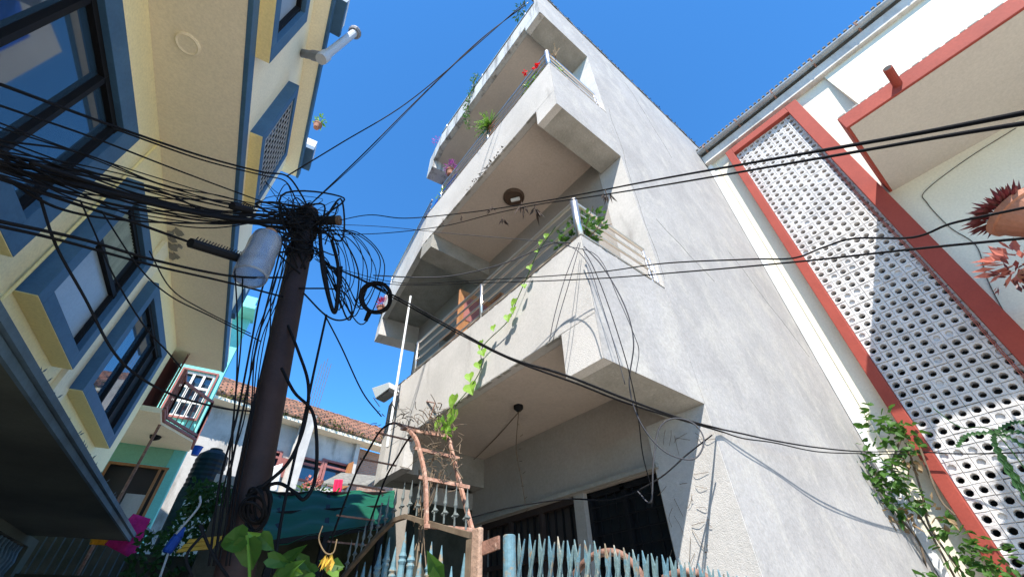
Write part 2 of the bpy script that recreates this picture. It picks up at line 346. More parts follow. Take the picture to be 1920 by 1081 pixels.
# openings
def grille(name, y0, y1, z0, z1, x, sy, sz, r=.008, mt='black'):
    m = MB(); k = max(1, round((y1-y0)/sy))
    for i in range(k+1): y = y0+(y1-y0)*i/k; m.bar((x, y, z0), (x, y, z1), r*2)
    k = max(1, round((z1-z0)/sz))
    for i in range(k+1): z = z0+(z1-z0)*i/k; m.bar((x-.012, y0, z), (x-.012, y1, z), r*2)
    return m
w = obj('window', MB().box(3.34, 3.36, 2.10, 2.95, 1.0, 2.66), 'dullglass', G)
obj('grille', grille('g', 2.12, 2.93, 1.02, 2.64, 3.29, .1, .12, .006, 'black'), 'black', w)
fr = MB()
for a, b_ in (((3.3, 2.12, 1.0), (3.3, 2.12, 2.66)), ((3.3, 2.93, 1.0), (3.3, 2.93, 2.66)), ((3.3, 2.52, 1.0), (3.3, 2.52, 2.66)), ((3.3, 2.10, 2.63), (3.3, 2.95, 2.63))): fr.bar(a, b_, .05)
obj('frame', fr, 'black', w)
w = obj('door', MB().box(3.36, 3.38, 3.08, 4.68, .15, 2.66), 'interior', G)
obj('grille', grille('g', 3.1, 4.66, .2, 2.64, 3.3, .11, .8, .008), 'black', w)
fr = MB()
for y in (3.1, 3.62, 4.14, 4.66): fr.bar((3.28, y, .15), (3.28, y, 2.66), .05)
fr.bar((3.28, 3.08, 2.63), (3.28, 4.68, 2.63), .06); fr.bar((3.28, 3.08, 2.2), (3.28, 4.68, 2.2), .04); obj('frame', fr, 'darkwood', w)
obj('lintel', MB().box(3.17, 3.218, 2.05, 4.75, 2.665, 2.70), 'rawbeam', G)
w = obj('window', MB().box(3.36, 3.38, 2.45, 3.45, 4.3, 5.95), 'glass', G)
fr = MB()
for y in (2.48, 2.95, 3.42): fr.bar((3.32, y, 4.3), (3.32, y, 5.95), .06)
fr.bar((3.32, 2.45, 5.92), (3.32, 3.45, 5.92), .06); obj('frame', fr, 'wood', w)
o = obj('door', MB().box(2.55, 3.2, 4.46, 4.5, 3.57, 5.92), 'wood', G, bevel=.006)
for z in (3.75, 4.6, 5.35): obj('panel', MB().box(2.64, 3.1, 4.452, 4.459, z, z+.45), 'maroon', o)
fr = MB(); fr.bar((3.2, 4.2, 3.57), (3.2, 4.2, 5.95), .07); fr.bar((3.2, 5.05, 3.57), (3.2, 5.05, 5.95), .07); fr.bar((3.2, 4.2, 5.95), (3.2, 5.05, 5.95), .07); obj('door_frame', fr, 'wood', G)
for (cx, cy, cz, r) in ((2.64, 3.15, 7.02, .17),):
    l = obj('ceiling_lamp', MB().lathe((cx, cy, cz), [(r, 0), (r, -.03), (r*.85, -.05), (r*.82, -.03), (.05, -.03)], 24), 'maroonlamp', G, smooth=False)
    obj('bulb', MB().tube([(cx-.02, cy+.04, cz-.07), (cx+.05, cy-.08, cz-.09)], .03, 8), 'whitepaint', l)
c = pz(972, 762, 3.40); l = obj('ceiling_hook', MB().lathe((c.x, c.y, 3.41), [(.05, 0), (.05, -.03), (.02, -.06)], 10), 'black', G)
m = MB(); e = px(985, 945, 2.9); m.tube(cat([c - UP*.06, px(968, 840, 2.7), px(978, 900, 2.8), e]), .005, 5)
m.tube(cat([c - UP*.06, px(935, 815, 2.85), px(900, 850, 3.0), px(868, 878, 3.15)]), .005, 5)
for i in range(9):
    t = i/8; p = c.lerp(e, t) - UP*.06; m.tube([p, p+V((0, rnd.choice((-.04, .04)), .01))], .003, 4)
obj('hook_string', m, 'twig', l)
m = MB().tube([px(800, 752, 2.0), px(816, 755, 1.95), px(805, 787, 1.93)], .007, 5); obj('wall_bracket', m, 'rust', G)
# straggling dry roots on the plaster
m = MB()
for i in range(26):
    p = px(rnd.uniform(1245, 1330), rnd.uniform(800, 1060), 3.205); q = p + V((0, rnd.uniform(-.15, .15), rnd.uniform(-.2, .05)))
    m.tube(cat([p, (p+q)/2 + V((-.01, rnd.uniform(-.03, .03), 0)), q], 4), .0017, 4)
obj('dry_roots', m, 'twig', G)

for a, b_, k in (((3.3, 8.2), (3.25, 4.4), 9), ((4.6, 10.9), (5.3, 8.6), 7), ((5.9, 6.4), (7.2, 4.9), 6), ((3.6, 5.6), (4.6, 5.1), 5)):
    P_ = [V((a[0]+(b_[0]-a[0])*i/k+jx, 1.4995, a[1]+(b_[1]-a[1])*i/k)) for i, jx in enumerate([rnd.uniform(-.06, .06) for _ in range(k+1)])]
    obj('hairline_crack', MB().tube(P_, .0022, 4), 'dirt', G)
# ---------------------------------------------------------------- cream house with the pierced screen
K = thing('cream_house', (7.6, .25, 0), 'cream house with red trim, pierced screen and tin gutter, on the right', 'house')
wz = 10.72
obj('front_wall', MB().holed((7.6, -8, 0), (0, 1, 0), UP, (-1, 0, 0), 9.5, wz, [(7.61, .3, 8.86, 10.14)], .2), 'cream', K)
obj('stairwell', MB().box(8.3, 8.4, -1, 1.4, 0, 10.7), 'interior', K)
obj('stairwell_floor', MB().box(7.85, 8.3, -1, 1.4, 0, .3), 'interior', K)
fr = MB()
x0, x1 = 7.40, 7.598
fr.box(x0, x1, .85, 1.0, 0, 10.27); fr.box(x0, x1, -.62, -.39, 0, 10.27); fr.box(x0, x1, -.39, .85, 10.08, 10.27)
obj('red_frame', fr, 'redoxide', K, bevel=.008)
p = .1385; ny = 9; nz = 72; sx = 7.50; y00 = -.395
scm = MB(); plugs = MB()
for i in range(ny):
    for j in range(nz):
        cy = y00 + (i+.5)*p; cz = 10.09 - (j+.5)*p + rnd.uniform(-.004, .004); h = p/2; q = h*.90; r = h*rnd.uniform(.51, .61); dx = rnd.uniform(-.004, .004)
        sq = [(1, 0), (1, 1), (0, 1), (-1, 1), (-1, 0), (-1, -1), (0, -1), (1, -1)]
        oc = [(math.cos(a), math.sin(a)) for a in [k*math.pi/4 for k in range(8)]]
        A = [V((sx+.014, cy+a*h, cz+b*h)) for a, b in sq]; B = [V((sx+dx, cy+a*q, cz+b*q)) for a, b in sq]
        D = [V((sx+dx+.004, cy+a*r*1.12, cz+b*r*1.12)) for a, b in oc]; E_ = [V((sx+.10, cy+a*r, cz+b*r)) for a, b in oc]
        fs = []
        for ring in range(3): fs += [(ring*8+k, ring*8+(k+1) % 8, ring*8+8+(k+1) % 8, ring*8+8+k) for k in range(8)]
        scm.add(A+B+D+E_, fs)
        if rnd.random() < .07 or (j in (31, 49, 50) and rnd.random() < .55):
            plugs.add([V((sx+.03, cy+a*r*1.1, cz+b*r*1.1)) for a, b in oc], [tuple(range(8))])
s = obj('pierced_screen', scm, 'jaali', K); obj('plug', plugs, 'jaali', s)
m = MB()
for k, y in enumerate((-.345, -.325)): m.tube(cat([(7.485, y, 8.6), (7.48, y+.012, 7), (7.485, y-.01, 5.5), (7.48, y+.008, 3.8), (7.485, y, 2)]), .007, 5)
obj('conduit', m, 'coral', s)
# flat eave slab
zb = 7.13
obj('eave_slab', MB().box(5.79, 7.6, -7, -.70, zb+.003, zb+.2), 'eavesoffit', K)
e = MB(); e.box(5.75, 5.79, -7, -.66, zb, zb+.26); e.box(5.79, 7.598, -.70, -.66, zb, zb+.26); obj('eave_fascia', e, 'redoxide', K, bevel=.01)
ch = MB(); y = -.68
while y > -3.2: w = rnd.uniform(.03, .12); ch.box(5.748, 5.80, y-w, y, zb+.255, zb+.262+rnd.uniform(0, .02)); y -= w*1.5
obj('broken_edge', ch, 'rawbeam', K)
u = MB(); u.hexa([V((7.15, -8, zb+.2)), V((7.598, -8, zb+.2)), V((7.598, -1.22, zb+.2)), V((7.15, -1.22, zb+.2)), V((7.56, -8, 10.5)), V((7.598, -8, 10.5)), V((7.598, -1.22, 10.5)), V((7.56, -1.22, 10.5))])
obj('upper_wall', u, 'cream', K)
sp = px(1683, 158, 5.75)
o = MB().tube([sp+V((.1, 0, -.02)), sp+V((-.30, 0, .06))], .052, 14); o2 = obj('spout', o, 'redoxide', K, smooth=False)
obj('spout_mouth', MB().lathe(sp+V((-.301, 0, .06)), [(.044, 0), (.044, .002)], 14, V((-1, 0, .2))), 'black', o2)
# roof edge, gutter
gt = MB(); y0, y1 = -8, 1.49
gt.box(7.36, 7.75, y0, y1, 10.86, 10.90)
y = y1
while y > y0: w = .1; gt.box(7.30, 7.8, y-w*.55, y, 10.90, 10.935); y -= w
obj('roof_sheet', gt, 'roofgrey', K)
n = MB(); prof = [(math.cos(a)*.07, math.sin(a)*.07) for a in [math.pi + k*math.pi/8 for k in range(9)]]
vs = [V((7.36+a, y, 10.84+b)) for y in (y0, y1) for a, b in prof]; n.add(vs, [(k, k+1, 10+k, 9+k) for k in range(8)])
n.add([V((7.36+a, y1, 10.84+b)) for a, b in prof], [tuple(range(9))])
gu = obj('gutter', n, 'tinsheet', K)
mo = gu.modifiers.new('thick', 'SOLIDIFY'); mo.thickness = .006
for k in range(7):
    y = 1.3-k*.85; obj('bracket', MB().bar((7.58, y, 10.70), (7.30, y, 10.80), .035, .02).bar((7.30, y, 10.79), (7.29, y, 10.9), .03), 'rust', gu)
obj('wall_head', MB().box(7.45, 7.598, y0, 1.49, 10.45, 10.72), 'whitewash', K)
m = MB().tube(cat([(7.592, 1.30, 10.4), (7.592, 1.29, 7), (7.592, 1.30, 3), (7.592, 1.3, .5)]), .008, 5); obj('wall_pipe', m, 'palecream', K)
m = MB().box(7.56, 7.6, 1.40, 1.49, 0, 10.45); obj('corner_strip', m, 'whitepaint', K)
m = MB().tube(cat([px(1905, 240, 7.59), px(1810, 300, 7.59), px(1735, 358, 7.59), px(1738, 380, 7.59), px(1780, 425, 7.59), px(1830, 460, 7.59), px(1850, 520, 7.59), px(1880, 580, 7.59), px(1918, 640, 7.59)]), .006, 5)
obj('crack', m, 'dirt', K)
obj('ledge', MB().box(5.6, 7.59, -2.4, -1.42, 4.55, 4.7), 'cream', K)

# ---------------------------------------------------------------- yellow house on the left
Y = thing('yellow_house', LP(5, -2.4, 0), 'yellow house with blue window surrounds and deep soffit, filling the left side', 'house')
A, B = -2.36, -1.5
DB = lambda u, d, z: LP(u, d, z)
US = 2.3
def wallL(d, u0, u1, z0, z1, holes, mt, nm, t=.2):
    return obj(nm, MB().holed(LP(u0, d, z0), LU, UP, LN, u1-u0, z1-z0, [(h[0]-u0, h[1]-z0, h[2]-u0, h[3]-z0) for h in holes], t), mt, Y)
WS = lambda W: (W[0]*.973, 1.6+(W[1]-1.6)*.973, W[2]*.973, 1.6+(W[3]-1.6)*.973)
W1, W2, W3 = WS((.9, 4.19, 3.73, 5.50)), WS((4.72, 4.17, 5.93, 5.55)), WS((6.83, 4.18, 8.78, 5.60))
wallL(A, -.2, 9.73, 3.0, 6.33, [W1, W2, W3], 'paleyellow', 'lower_wall')
obj('end_wall', MB().box(9.53, 9.73, -6, A-.2, 3.0, 6.33, DB), 'palecream', Y)
W4, W5 = (1.55, 6.72, 2.78, 7.75), (4.14, 6.76, 5.25, 8.0)
wallL(B, -.2, 6.15, 6.5, 8.86, [W4, W5], 'palecream', 'upper_wall')
obj('upper_end', MB().box(5.95, 6.15, -6, B-.2, 6.5, 8.86, DB), 'palecream', Y)
obj('soffit', MB().box(-.2, 10.5, A-.15, B-.03, 6.332, 6.48, DB), 'beigesoffit', Y)
obj('blue_edge', MB().box(-.2, 10.52, B-.03, B+.02, 6.325, 6.50, DB), 'blue', Y, bevel=.006)
obj('terrace_parapet', MB().box(6.15, 8.3, B-.12, B, 6.50, 7.2, DB), 'palecream', Y)
obj('terrace_kerb', MB().box(8.3, 10.5, B-.12, B, 6.5, 6.62, DB), 'palecream', Y)
obj('blue_end', MB().box(8.22, 8.42, B-.2, B+.08, 6.5, 7.25, DB), 'blue', Y)
obj('upper_soffit', MB().box(-.2, 6.42, B-.2, B+.22, 8.862, 8.97, DB), 'palecream', Y)
obj('blue_edge', MB().box(-.2, 6.44, B+.22, B+.26, 8.85, 9.02, DB), 'blue', Y, bevel=.005)
obj('roof_parapet', MB().box(-.2, 6.3, B-.3, B+.10, 8.97, 9.12, DB).box(-.2, 6.3, B-.3, B, 9.12, 9.5, DB), 'palecream', Y)
for uu in (2.9, 5.75):
    q = obj('plinth', MB().box(uu, uu+.55, B+.1, B+.40, 9.03, 9.14, DB), 'blue', Y)
    obj('block', MB().box(uu+.05, uu+.5, B+.12, B+.38, 9.14, 9.4, DB), 'whitepaint', q)
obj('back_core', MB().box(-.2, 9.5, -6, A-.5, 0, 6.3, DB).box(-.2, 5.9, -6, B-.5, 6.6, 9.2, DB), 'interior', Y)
obj('near_wall', MB().box(-.4, -.2, -6, B, 3.0, 9.5, DB), 'palecream', Y)
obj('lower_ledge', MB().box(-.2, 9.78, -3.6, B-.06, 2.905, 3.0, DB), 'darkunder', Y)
e = MB(); e.box(-.2, 9.80, B-.06, B-.03, 2.90, 2.958, DB); e.box(-.2, 9.82, B-.06, B, 2.966, 3.02, DB); e.box(-.2, 9.76, -3.6, B-.06, 3.0, 3.016, DB)
for i in range(26): uu = rnd.uniform(3, 9.6); e.leaf(LP(uu, B-.01, 3.02), V((rnd.uniform(-.4, .4), .2, .5)), LN, .05, .02)
obj('ledge_band', e, 'slate', Y)
def window_L(W, d, pro, fw, nm, glazing, mull, bars=False, transom=None):
    u0, z0, u1, z1 = W; f = MB()
    for a, b_, c, e_ in ((u0-fw, u0, z0-fw, z1+fw), (u1, u1+fw, z0-fw, z1+fw), (u0, u1, z1, z1+fw), (u0, u1, z0-fw, z0)): f.box(a, b_, d-.1, d+pro, c, e_, DB)
    w = obj('window', f, 'blue', Y, bevel=.004)
    obj('underside', MB().box(u0-fw+.004, u1+fw-.004, d+.001, d+pro-.004, z0-fw-.006, z0-fw+.001, DB), 'yellow', w)
    k = MB(); t = .06
    for a in [u0+t/2, u1-t/2] + mull: k.bar(LP(a, d+pro-.085, z0), LP(a, d+pro-.085, z1), t)
    for b_ in (z0+t/2, z1-t/2): k.bar(LP(u0, d+pro-.083, b_), LP(u1, d+pro-.083, b_), t)
    obj('frame', k, 'black', w)
    es = [u0] + mull + [u1]
    if transom:
        k2 = MB().bar(LP(u0, d+pro-.08, transom), LP(u1, d+pro-.08, transom), t); obj('transom', k2, 'black', w)
        for a, b_, gm in ((z0, transom, glazing[0]), (transom, z1, glazing[1])): obj('pane', MB().box(u0, u1, d+pro-.115, d+pro-.10, a, b_, DB), gm, w)
        glazing = []
    for i, gm in enumerate(glazing):
        obj('pane', MB().box(es[i], es[i+1], d+pro-.115, d+pro-.10, z0, z1, DB), gm, w)
    if bars:
        b_ = MB(); n = 11
        for i in range(n+1): uu = u0+(u1-u0)*i/n; b_.tube([LP(uu, d+pro-.03, z0), LP(uu, d+pro-.03, z1)], .006, 5)
        for i in range(9): z = z0+(z1-z0)*(i+.5)/9; b_.tube([LP(u0, d+pro-.018, z), LP(u1, d+pro-.018, z)], .006, 5)
        obj('grille', b_, 'lens', w)
    return w
w = window_L(W1, A, .18, .22, 'w', ['glass', 'glass', 'glass'], [2.38, 3.06])
window_L(W2, A, .18, .15, 'w', ['frost', 'black'], [], transom=4.86)
window_L(W3, A, .18, .16, 'w', ['glass', 'glass', 'black'], [7.44, 8.08])
w = window_L(W4, B, .15, .17, 'w', ['frost'], [])
w = window_L(W5, B, .15, .13, 'w', ['glass', 'black'], [4.7], True)
# curtain folds in the louvred half of the second window
m = MB()
for i in range(13):
    uu = 4.72+i*.062; m.add([LP(uu, A+.085, 4.92), LP(uu+.05, A+.105, 4.92), LP(uu+.05, A+.105, 5.38), LP(uu, A+.085, 5.38)], [(0, 1, 2, 3)])
obj('curtain', m, 'curtain', Y)
m = MB()
for i in range(26):
    c = pz(318+rnd.uniform(-22, 22), 462+rnd.uniform(-30, 22), 6.326); a_ = rnd.uniform(0, 6); m.prism([c+LU*(rnd.uniform(.02, .10)*math.cos(a_+k))+LN*(rnd.uniform(.02, .08)*math.sin(a_+k)) for k in (0, 1.2, 2.6, 4, 5.2)], (0, 0, -.012*rnd.random()-.002))
obj('broken_plaster', m, 'rawbeam', Y)
l = MB().lathe(pz(353, 82, 6.332), [(.115, 0), (.115, -.018), (.10, -.03), (.085, -.02), (.01, -.018)], 24); obj('ceiling_rose', l, 'beigesoffit', Y)
m = MB().tube(cat([LP(4.40, A+.03, 3.2), LP(4.405, A+.03, 5), LP(4.40, A+.03, 6.3)]), .014, 8); obj('wall_pipe', m, 'yellow', Y)
m = MB().box(6.18, 6.52, A, A+.05, 3.2, 6.2, DB); obj('pilaster', m, 'palecream', Y)
p1 = pL(566, 100, B); p2 = pL(606, 108, B+.42); p3 = p2 + (pL(664, 62, B+.55) - p2)
m = MB().tube([p1, p1.lerp(p2, .6)], .062, 12).tube([p1.lerp(p2, .55), p2], .075, 12); dp = obj('waste_pipe', m, 'greypvc', Y, smooth=False)
m = MB().lathe(p2, [(.075, -.09), (.082, -.05), (.082, .10), (.062, .11)], 12, (p3-p2)); m.tube([p2, p3], .060, 12); obj('upper_pipe', m, 'lens', dp)
m = MB().lathe(p3, [(.085, -.02), (.105, .02), (.105, .05), (.04, .09)], 14, (p3-p2)); obj('pipe_cap', m, 'greypvc', dp)
# ground floor wall with the baluster vent
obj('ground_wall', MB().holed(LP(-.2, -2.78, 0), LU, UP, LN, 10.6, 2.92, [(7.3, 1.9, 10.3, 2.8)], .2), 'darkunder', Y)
bl = MB(); u_ = 7.15
while u_ < 10.05:
    for zz in (2.45, 1.98): bl.lathe(LP(u_, -2.86, zz-.06), [(.035, .0), (.02, .05), (.055, .2), (.03, .32), (.04, .4)], 8)
    u_ += .16
bl.box(7.1, 10.1, -2.9, -2.82, 2.36, 2.41, DB); obj('baluster_vent', bl, 'slate', Y)

# ---------------------------------------------------------------- teal house
T = thing('teal_house', LP(12, -3, 0), 'teal painted house with white window and railed balcony, beyond the yellow house', 'house')
U0 = 12
obj('wall', MB().holed(LP(U0, -6, 0), LN, UP, -LU, 4.33, 8.7, [(3.52, 5.72, 4.17, 6.85), (3.1, 3.45, 4.15, 4.6)], .2), 'teal', T)
obj('side_wall', MB().hexa([LP(U0+.2, -1.9, 0), LP(U0+.2, -1.70, 0), LP(U0+4, -2.5, 0), LP(U0+4, -2.7, 0), LP(U0+.2, -1.9, 8.69), LP(U0+.2, -1.70, 8.69), LP(U0+4, -2.5, 8.69), LP(U0+4, -2.7, 8.69)]), 'teal', T)
obj('dark_facing', MB().box(U0-.05, U0-.003, -6, -1.68, 0, 3.4, DB), 'darkwall', T)  # dark sheet added over the facade's lower part to darken it
obj('back_core', MB().box(U0+.6, U0+4, -6, -2.8, 0, 8.6, DB), 'interior', T)
obj('green_wall', MB().box(U0-.012, U0-.002, -6, -1.9, 4.62, 4.98, DB), 'green', T)
w = obj('window', MB().box(U0+.1, U0+.12, -2.48, -1.83, 5.72, 6.85, DB), 'glass', T)
fr = MB()
for a in (-2.48, -2.26, -2.04, -1.83): fr.bar(LP(U0+.03, a, 5.72), LP(U0+.03, a, 6.85), .055)
for z in (5.74, 6.1, 6.47, 6.83): fr.bar(LP(U0+.025, -2.48, z), LP(U0+.025, -1.83, z), .05)
obj('frame', fr, 'whitepaint', w)
fr = MB()
for a in (-2.53, -1.78): fr.bar(LP(U0-.02, a, 5.68), LP(U0-.02, a, 6.92), .045)
fr.bar(LP(U0-.02, -2.55, 6.9), LP(U0-.02, -1.76, 6.9), .045); fr.bar(LP(U0-.02, -2.55, 5.7), LP(U0-.02, -1.76, 5.7), .045); obj('surround', fr, 'maroon', w)
w = obj('door', MB().box(U0+.14, U0+.16, -2.9, -1.85, 3.45, 4.6, DB), 'interior', T)
fr = MB()
for a in (-2.88, -2.4, -1.98, -1.87): fr.bar(LP(U0+.02, a, 3.45), LP(U0+.02, a, 4.6), .05)
fr.bar(LP(U0+.02, -2.9, 4.58), LP(U0+.02, -1.83, 4.58), .05); obj('frame', fr, 'wood', w)
obj('curtain', MB().box(U0+.08, U0+.10, -2.35, -2.0, 3.45, 4.05, DB), 'lens', w)
zt = 4.99
pg = [LP(12, -1.62, zt), LP(11.3, -1.55, zt), LP(10.45, -2.08, zt), LP(9.85, -2.05, zt), LP(9.85, -5, zt), LP(12, -5, zt)]
obj('balcony_slab', MB().prism(pg, (0, 0, .1)), 'beigesoffit', T)
edge = [LP(12, -1.6, 0), LP(11.3, -1.53, 0), LP(10.45, -2.06, 0), LP(9.85, -2.03, 0)]
fr = MB()
for a, b_ in zip(edge, edge[1:]):
    for z in (5.06, 5.14, 5.92): fr.bar(a+UP*z, b_+UP*z, .05)
    k = max(2, int((b_-a).length/.13))
    for i in range(k+1): p_ = a.lerp(b_, i/k); fr.bar(p_+UP*5.1, p_+UP*5.92, .018 if i % k else .05)
obj('balcony_railing', fr, 'maroon', T)
sl = MB()
for i in range(22): z = 5.2+i*.085; sl.add([LP(9.9, -2.12, z), LP(11.2, -2.42, z), LP(11.2, -2.42, z+.1), LP(9.9, -2.16, z+.1)], [(0, 1, 2, 3)])
sl.box(9.9, 11.2, -2.5, -2.45, 5.1, 7.1, DB); obj('louvred_screen', sl, 'maroon', T)
obj('balcony_post', MB().tube([LP(10.5, -2.1, 5.0), LP(10.5, -2.1, 0)], .025, 8), 'rust', T)
obj('porch_lamp', MB().lathe(pz(292, 817, 4.985), [(.11, 0), (.09, -.05), (.02, -.09)], 14), 'black', T)
q = MB(); q.box(U0-.6, U0+.2, -2.3, -1.6, 8.7, 8.82, DB); q.box(U0-.55, U0-.4, -2.2, -1.65, 8.82, 9.1, DB); obj('roof_edge', q, 'teal', T)
# lower balcony with laundry, below the porch
lb = MB(); lb.box(9.95, 11.8, -2.7, -1.45, 2.35, 2.45, DB); o = obj('lower_balcony', lb, 'darkwall', T)
fr = MB(); fr.bar(LP(9.95, -2.6, 3.15), LP(9.95, -1.5, 3.15), .05); fr.bar(LP(9.95, -1.5, 3.15), LP(11.8, -1.5, 3.3), .05)
for i in range(11): fr.bar(LP(9.95, -2.6+i*.11, 2.45), LP(9.95, -2.6+i*.11, 3.15), .018)
obj('railing', fr, 'slate', o)
def cloth(nm, mt, pts, label, rip=.02, n=10):
    a, b_, c, d_ = [V(p) for p in pts]; m = MB(); vs = []; nn = (b_-a).cross(d_-a).normalized()
    for i in range(n+1):
        for j in range(n+1):
            s, t = i/n, j/n; p = a.lerp(b_, s).lerp(d_.lerp(c, s), t); vs.append(p + nn*rip*math.sin(s*17+t*3)*(.3+t))
    m.add(vs, [(i*(n+1)+j, (i+1)*(n+1)+j, (i+1)*(n+1)+j+1, i*(n+1)+j+1) for i in range(n) for j in range(n)])
    o = tag(obj(nm, m, mt, smooth=True), label, 'laundry'); k = o.modifiers.new('t', 'SOLIDIFY'); k.thickness = .006; return o
U9 = 9.88
cloth('hanging_cloth', 'pinkcloth', [pU(250, 962, U9), pU(283, 972, U9), pU(250, 1048, U9), pU(196, 1020, U9)], 'magenta pink cloth hung over the low balcony rail')
cloth('hanging_cloth', 'orangecloth', [pU(172, 1000, U9+.02), pU(217, 1000, U9+.02), pU(210, 1022, U9+.02), pU(168, 1020, U9+.02)], 'orange yellow cloth drying beside the magenta cloth')

# ---------------------------------------------------------------- rear house with tiled roof
H = thing('tile_roof_house', (3.5, 18, 0), 'old whitewashed house with brick tile roof, at the end of the alley', 'house')
e0, e1 = V((.3, 17.9, 8.7)), pz(740, 838, 8.7)
ex = (e1-e0); ex.z = 0; EW = ex.length; ex.normalize(); en = V((ex.y, -ex.x, 0))
HP = lambda a, n_, z: e0 + ex*a + en*n_ + UP*(z-8.7)
FW = -.55
def hx(u, v):  # facade coordinates of a pixel
    q = pl(u, v, en, (e0+en*FW).dot(en)); return (q-e0).dot(ex), q.z
wins = [(500, 825, 475, 880, 'rear window with open shutter'), (583, 848, 590, 897, 'w'), (625, 857, 640, 895, 'w')]
hl = []
for cx0, cy0, cx1, cy1 in ((476, 830, 518, 885), (560, 850, 604, 902), (606, 856, 655, 912)):
    a0, z1 = hx(cx0, cy0); a1, z0 = hx(cx1, cy1); hl.append((a0, z0-.15, a1, z1-.05))
obj('wall', MB().holed(HP(-3, FW, 0), ex, UP, en, EW+3-1.6, 8.7, [(h[0]+3, h[1], h[2]+3, h[3]) for h in hl], .2), 'whitewash', H)
obj('brick_wall', MB().box(EW-1.6, EW+5, FW-1.2, FW-.2, 0, 8.5, HP), 'brick', H)
obj('end_pier', MB().box(EW-1.75, EW-1.55, FW-.6, FW+.15, 0, 8.7, HP), 'whitewash', H)
obj('back_core', MB().box(-3, EW+5, FW-6, FW-1.3, 0, 8.4, HP), 'interior', H)
for h in hl:
    w = obj('window', MB().box(h[0], h[2], FW-.2, FW-.18, h[1], h[3], HP), 'glass', H)
    k = MB()
    for a in (h[0]+.05, h[2]-.05): k.bar(HP(a, FW, h[1]), HP(a, FW, h[3]), .1)
    for z in (h[1]+.05, h[1]+(h[3]-h[1])*.72, h[3]-.05): k.bar(HP(h[0], FW+.002, z), HP(h[2], FW+.002, z), .08)
    obj('frame', k, 'maroon', w)
h = hl[2]; obj('shutter', MB().box(h[2]-.35, h[2]-.3, FW, FW+.5, h[1], h[3], HP), 'wood', H)
h = hl[0]; obj('shutter', MB().box(h[2]-.02, h[2]+.35, FW+.05, FW+.1, h[1], h[1]+.7, HP), 'maroon', H)
q = pl(553, 850, en, (e0+en*.1).dot(en)); a0 = (q-e0).dot(ex); obj('pillar', MB().box(a0, a0+.42, -.35, .1, 5, 9.0, HP), 'whitewash', H)
obj('eave_soffit', MB().box(-3, EW+2, FW-.2, .02, 8.55, 8.66, HP), 'beigesoffit', H)
rf = MB(); dd = 2.2; hh = 1.55
rf.hexa([HP(-.2, 0, 8.66), HP(EW+2, 0, 8.66), HP(EW+2, -dd, 8.6+hh), HP(-.2, -dd, 8.6+hh), HP(-.2, .05, 8.80), HP(EW+2, .05, 8.80), HP(EW+2, -dd, 8.8+hh), HP(-.2, -dd, 8.8+hh)])
n_rows = 11
for i in range(n_rows):
    t = i/n_rows; nn = -dd*t; z = 8.80+hh*t; a = -.2
    while a < EW+2:
        w = .2*rnd.uniform(.8, 1.2); jz = rnd.uniform(-.012, .02); dn = -dd/n_rows; dz = hh/n_rows
        rf.hexa([HP(a, nn+.04, z-.02), HP(a+w*.93, nn+.04, z-.02), HP(a+w*.93, nn+dn, z+dz-.02), HP(a, nn+dn, z+dz-.02), HP(a, nn+.04, z+.05+jz), HP(a+w*.93, nn+.04, z+.05+jz), HP(a+w*.93, nn+dn, z+dz+.02+jz), HP(a, nn+dn, z+dz+.02+jz)]); a += w
roof = obj('roof', rf, 'rooftile', H)
ms = MB(); 
for i in range(900):
    a = rnd.uniform(-.3, EW+1.5); t = rnd.random()**2*.45
    if rnd.random() < .45+.4*math.sin(a*1.7): ms.leaf(HP(a, .06-dd*t, 8.78+hh*t), rv()+UP*.4+en*.5, rv(), rnd.uniform(.06, .16), .08)
for i in range(260): ms.leaf(HP(rnd.uniform(-.3, EW+1.5), .05, 8.72), rv()+en*.3-UP*.5, rv(), rnd.uniform(.05, .13), .06)
obj('moss', ms, 'moss', roof)
m = MB(); 
for k in range(5):
    bx, _ = hx(592+k*4, 790); m.tube([HP(a0+.05+k*.11, FW+.3, 8.9), HP(a0+.05+k*.11, FW+.3, 11.5+.2*(k % 3))], .012, 5)
obj('rebar', m, 'twig', H)

# ---------------------------------------------------------------- mossy boundary wall, tank and clutter deep in the alley
m = MB(); m.box(.05, 1.5, 8.6, 8.9, 0, 2.6)
o = thing('boundary_wall', (.2, 8.7, 0), 'dark mossy wall at the foot of the alley behind the pole', 'wall'); obj('wall', m, 'darkwall', o)
m = MB()
for i in range(1700):
    p = V((rnd.uniform(.05, 1.5), 8.55+rnd.uniform(-.15, .2), 1.9+rnd.random()**.8*1.7)); p.x = p.x if p.z < 2.9 else .35+p.x*.5; m.leaf(p, rv()-UP*.3, rv()+V((0, -1, 0)), rnd.uniform(.06, .13), .06)
obj('creeper', m, 'leafdark', o)
m = MB(); c = py(388, 885, 16)
t = thing('water_tank', (c.x, c.y, 0), 'black ribbed plastic water tank left of the pole', 'tank')
pr_ = [(.40, 0)] + [(.42+.02*(i % 2), .08+i*.07) for i in range(13)] + [(.40, 1.02), (.25, 1.15), (.16, 1.18)]
obj('body', MB().lathe((c.x, c.y, c.z-.55), pr_, 20), 'tank', t)
obj('lid', MB().lathe((c.x, c.y, c.z+.62), [(.18, 0), (.18, .06), (.05, .08)], 16), 'tank', t)
obj('stand', MB().box(c.x-.45, c.x+.45, c.y-.45, c.y+.45, 0, c.z-.55), 'darkwall', t)
c = py(323, 1010, 6.5); tag(obj('plastic_bottle', MB().lathe(c-UP*.13, [(.04, 0), (.052, .02), (.052, .14), (.047, .155), (.052, .17), (.022, .235), (.022, .26)], 12, V((.25, 0, 1))), 'plasticblue', smooth=False), 'blue plastic container hanging low in the dark left of the pole', 'container')
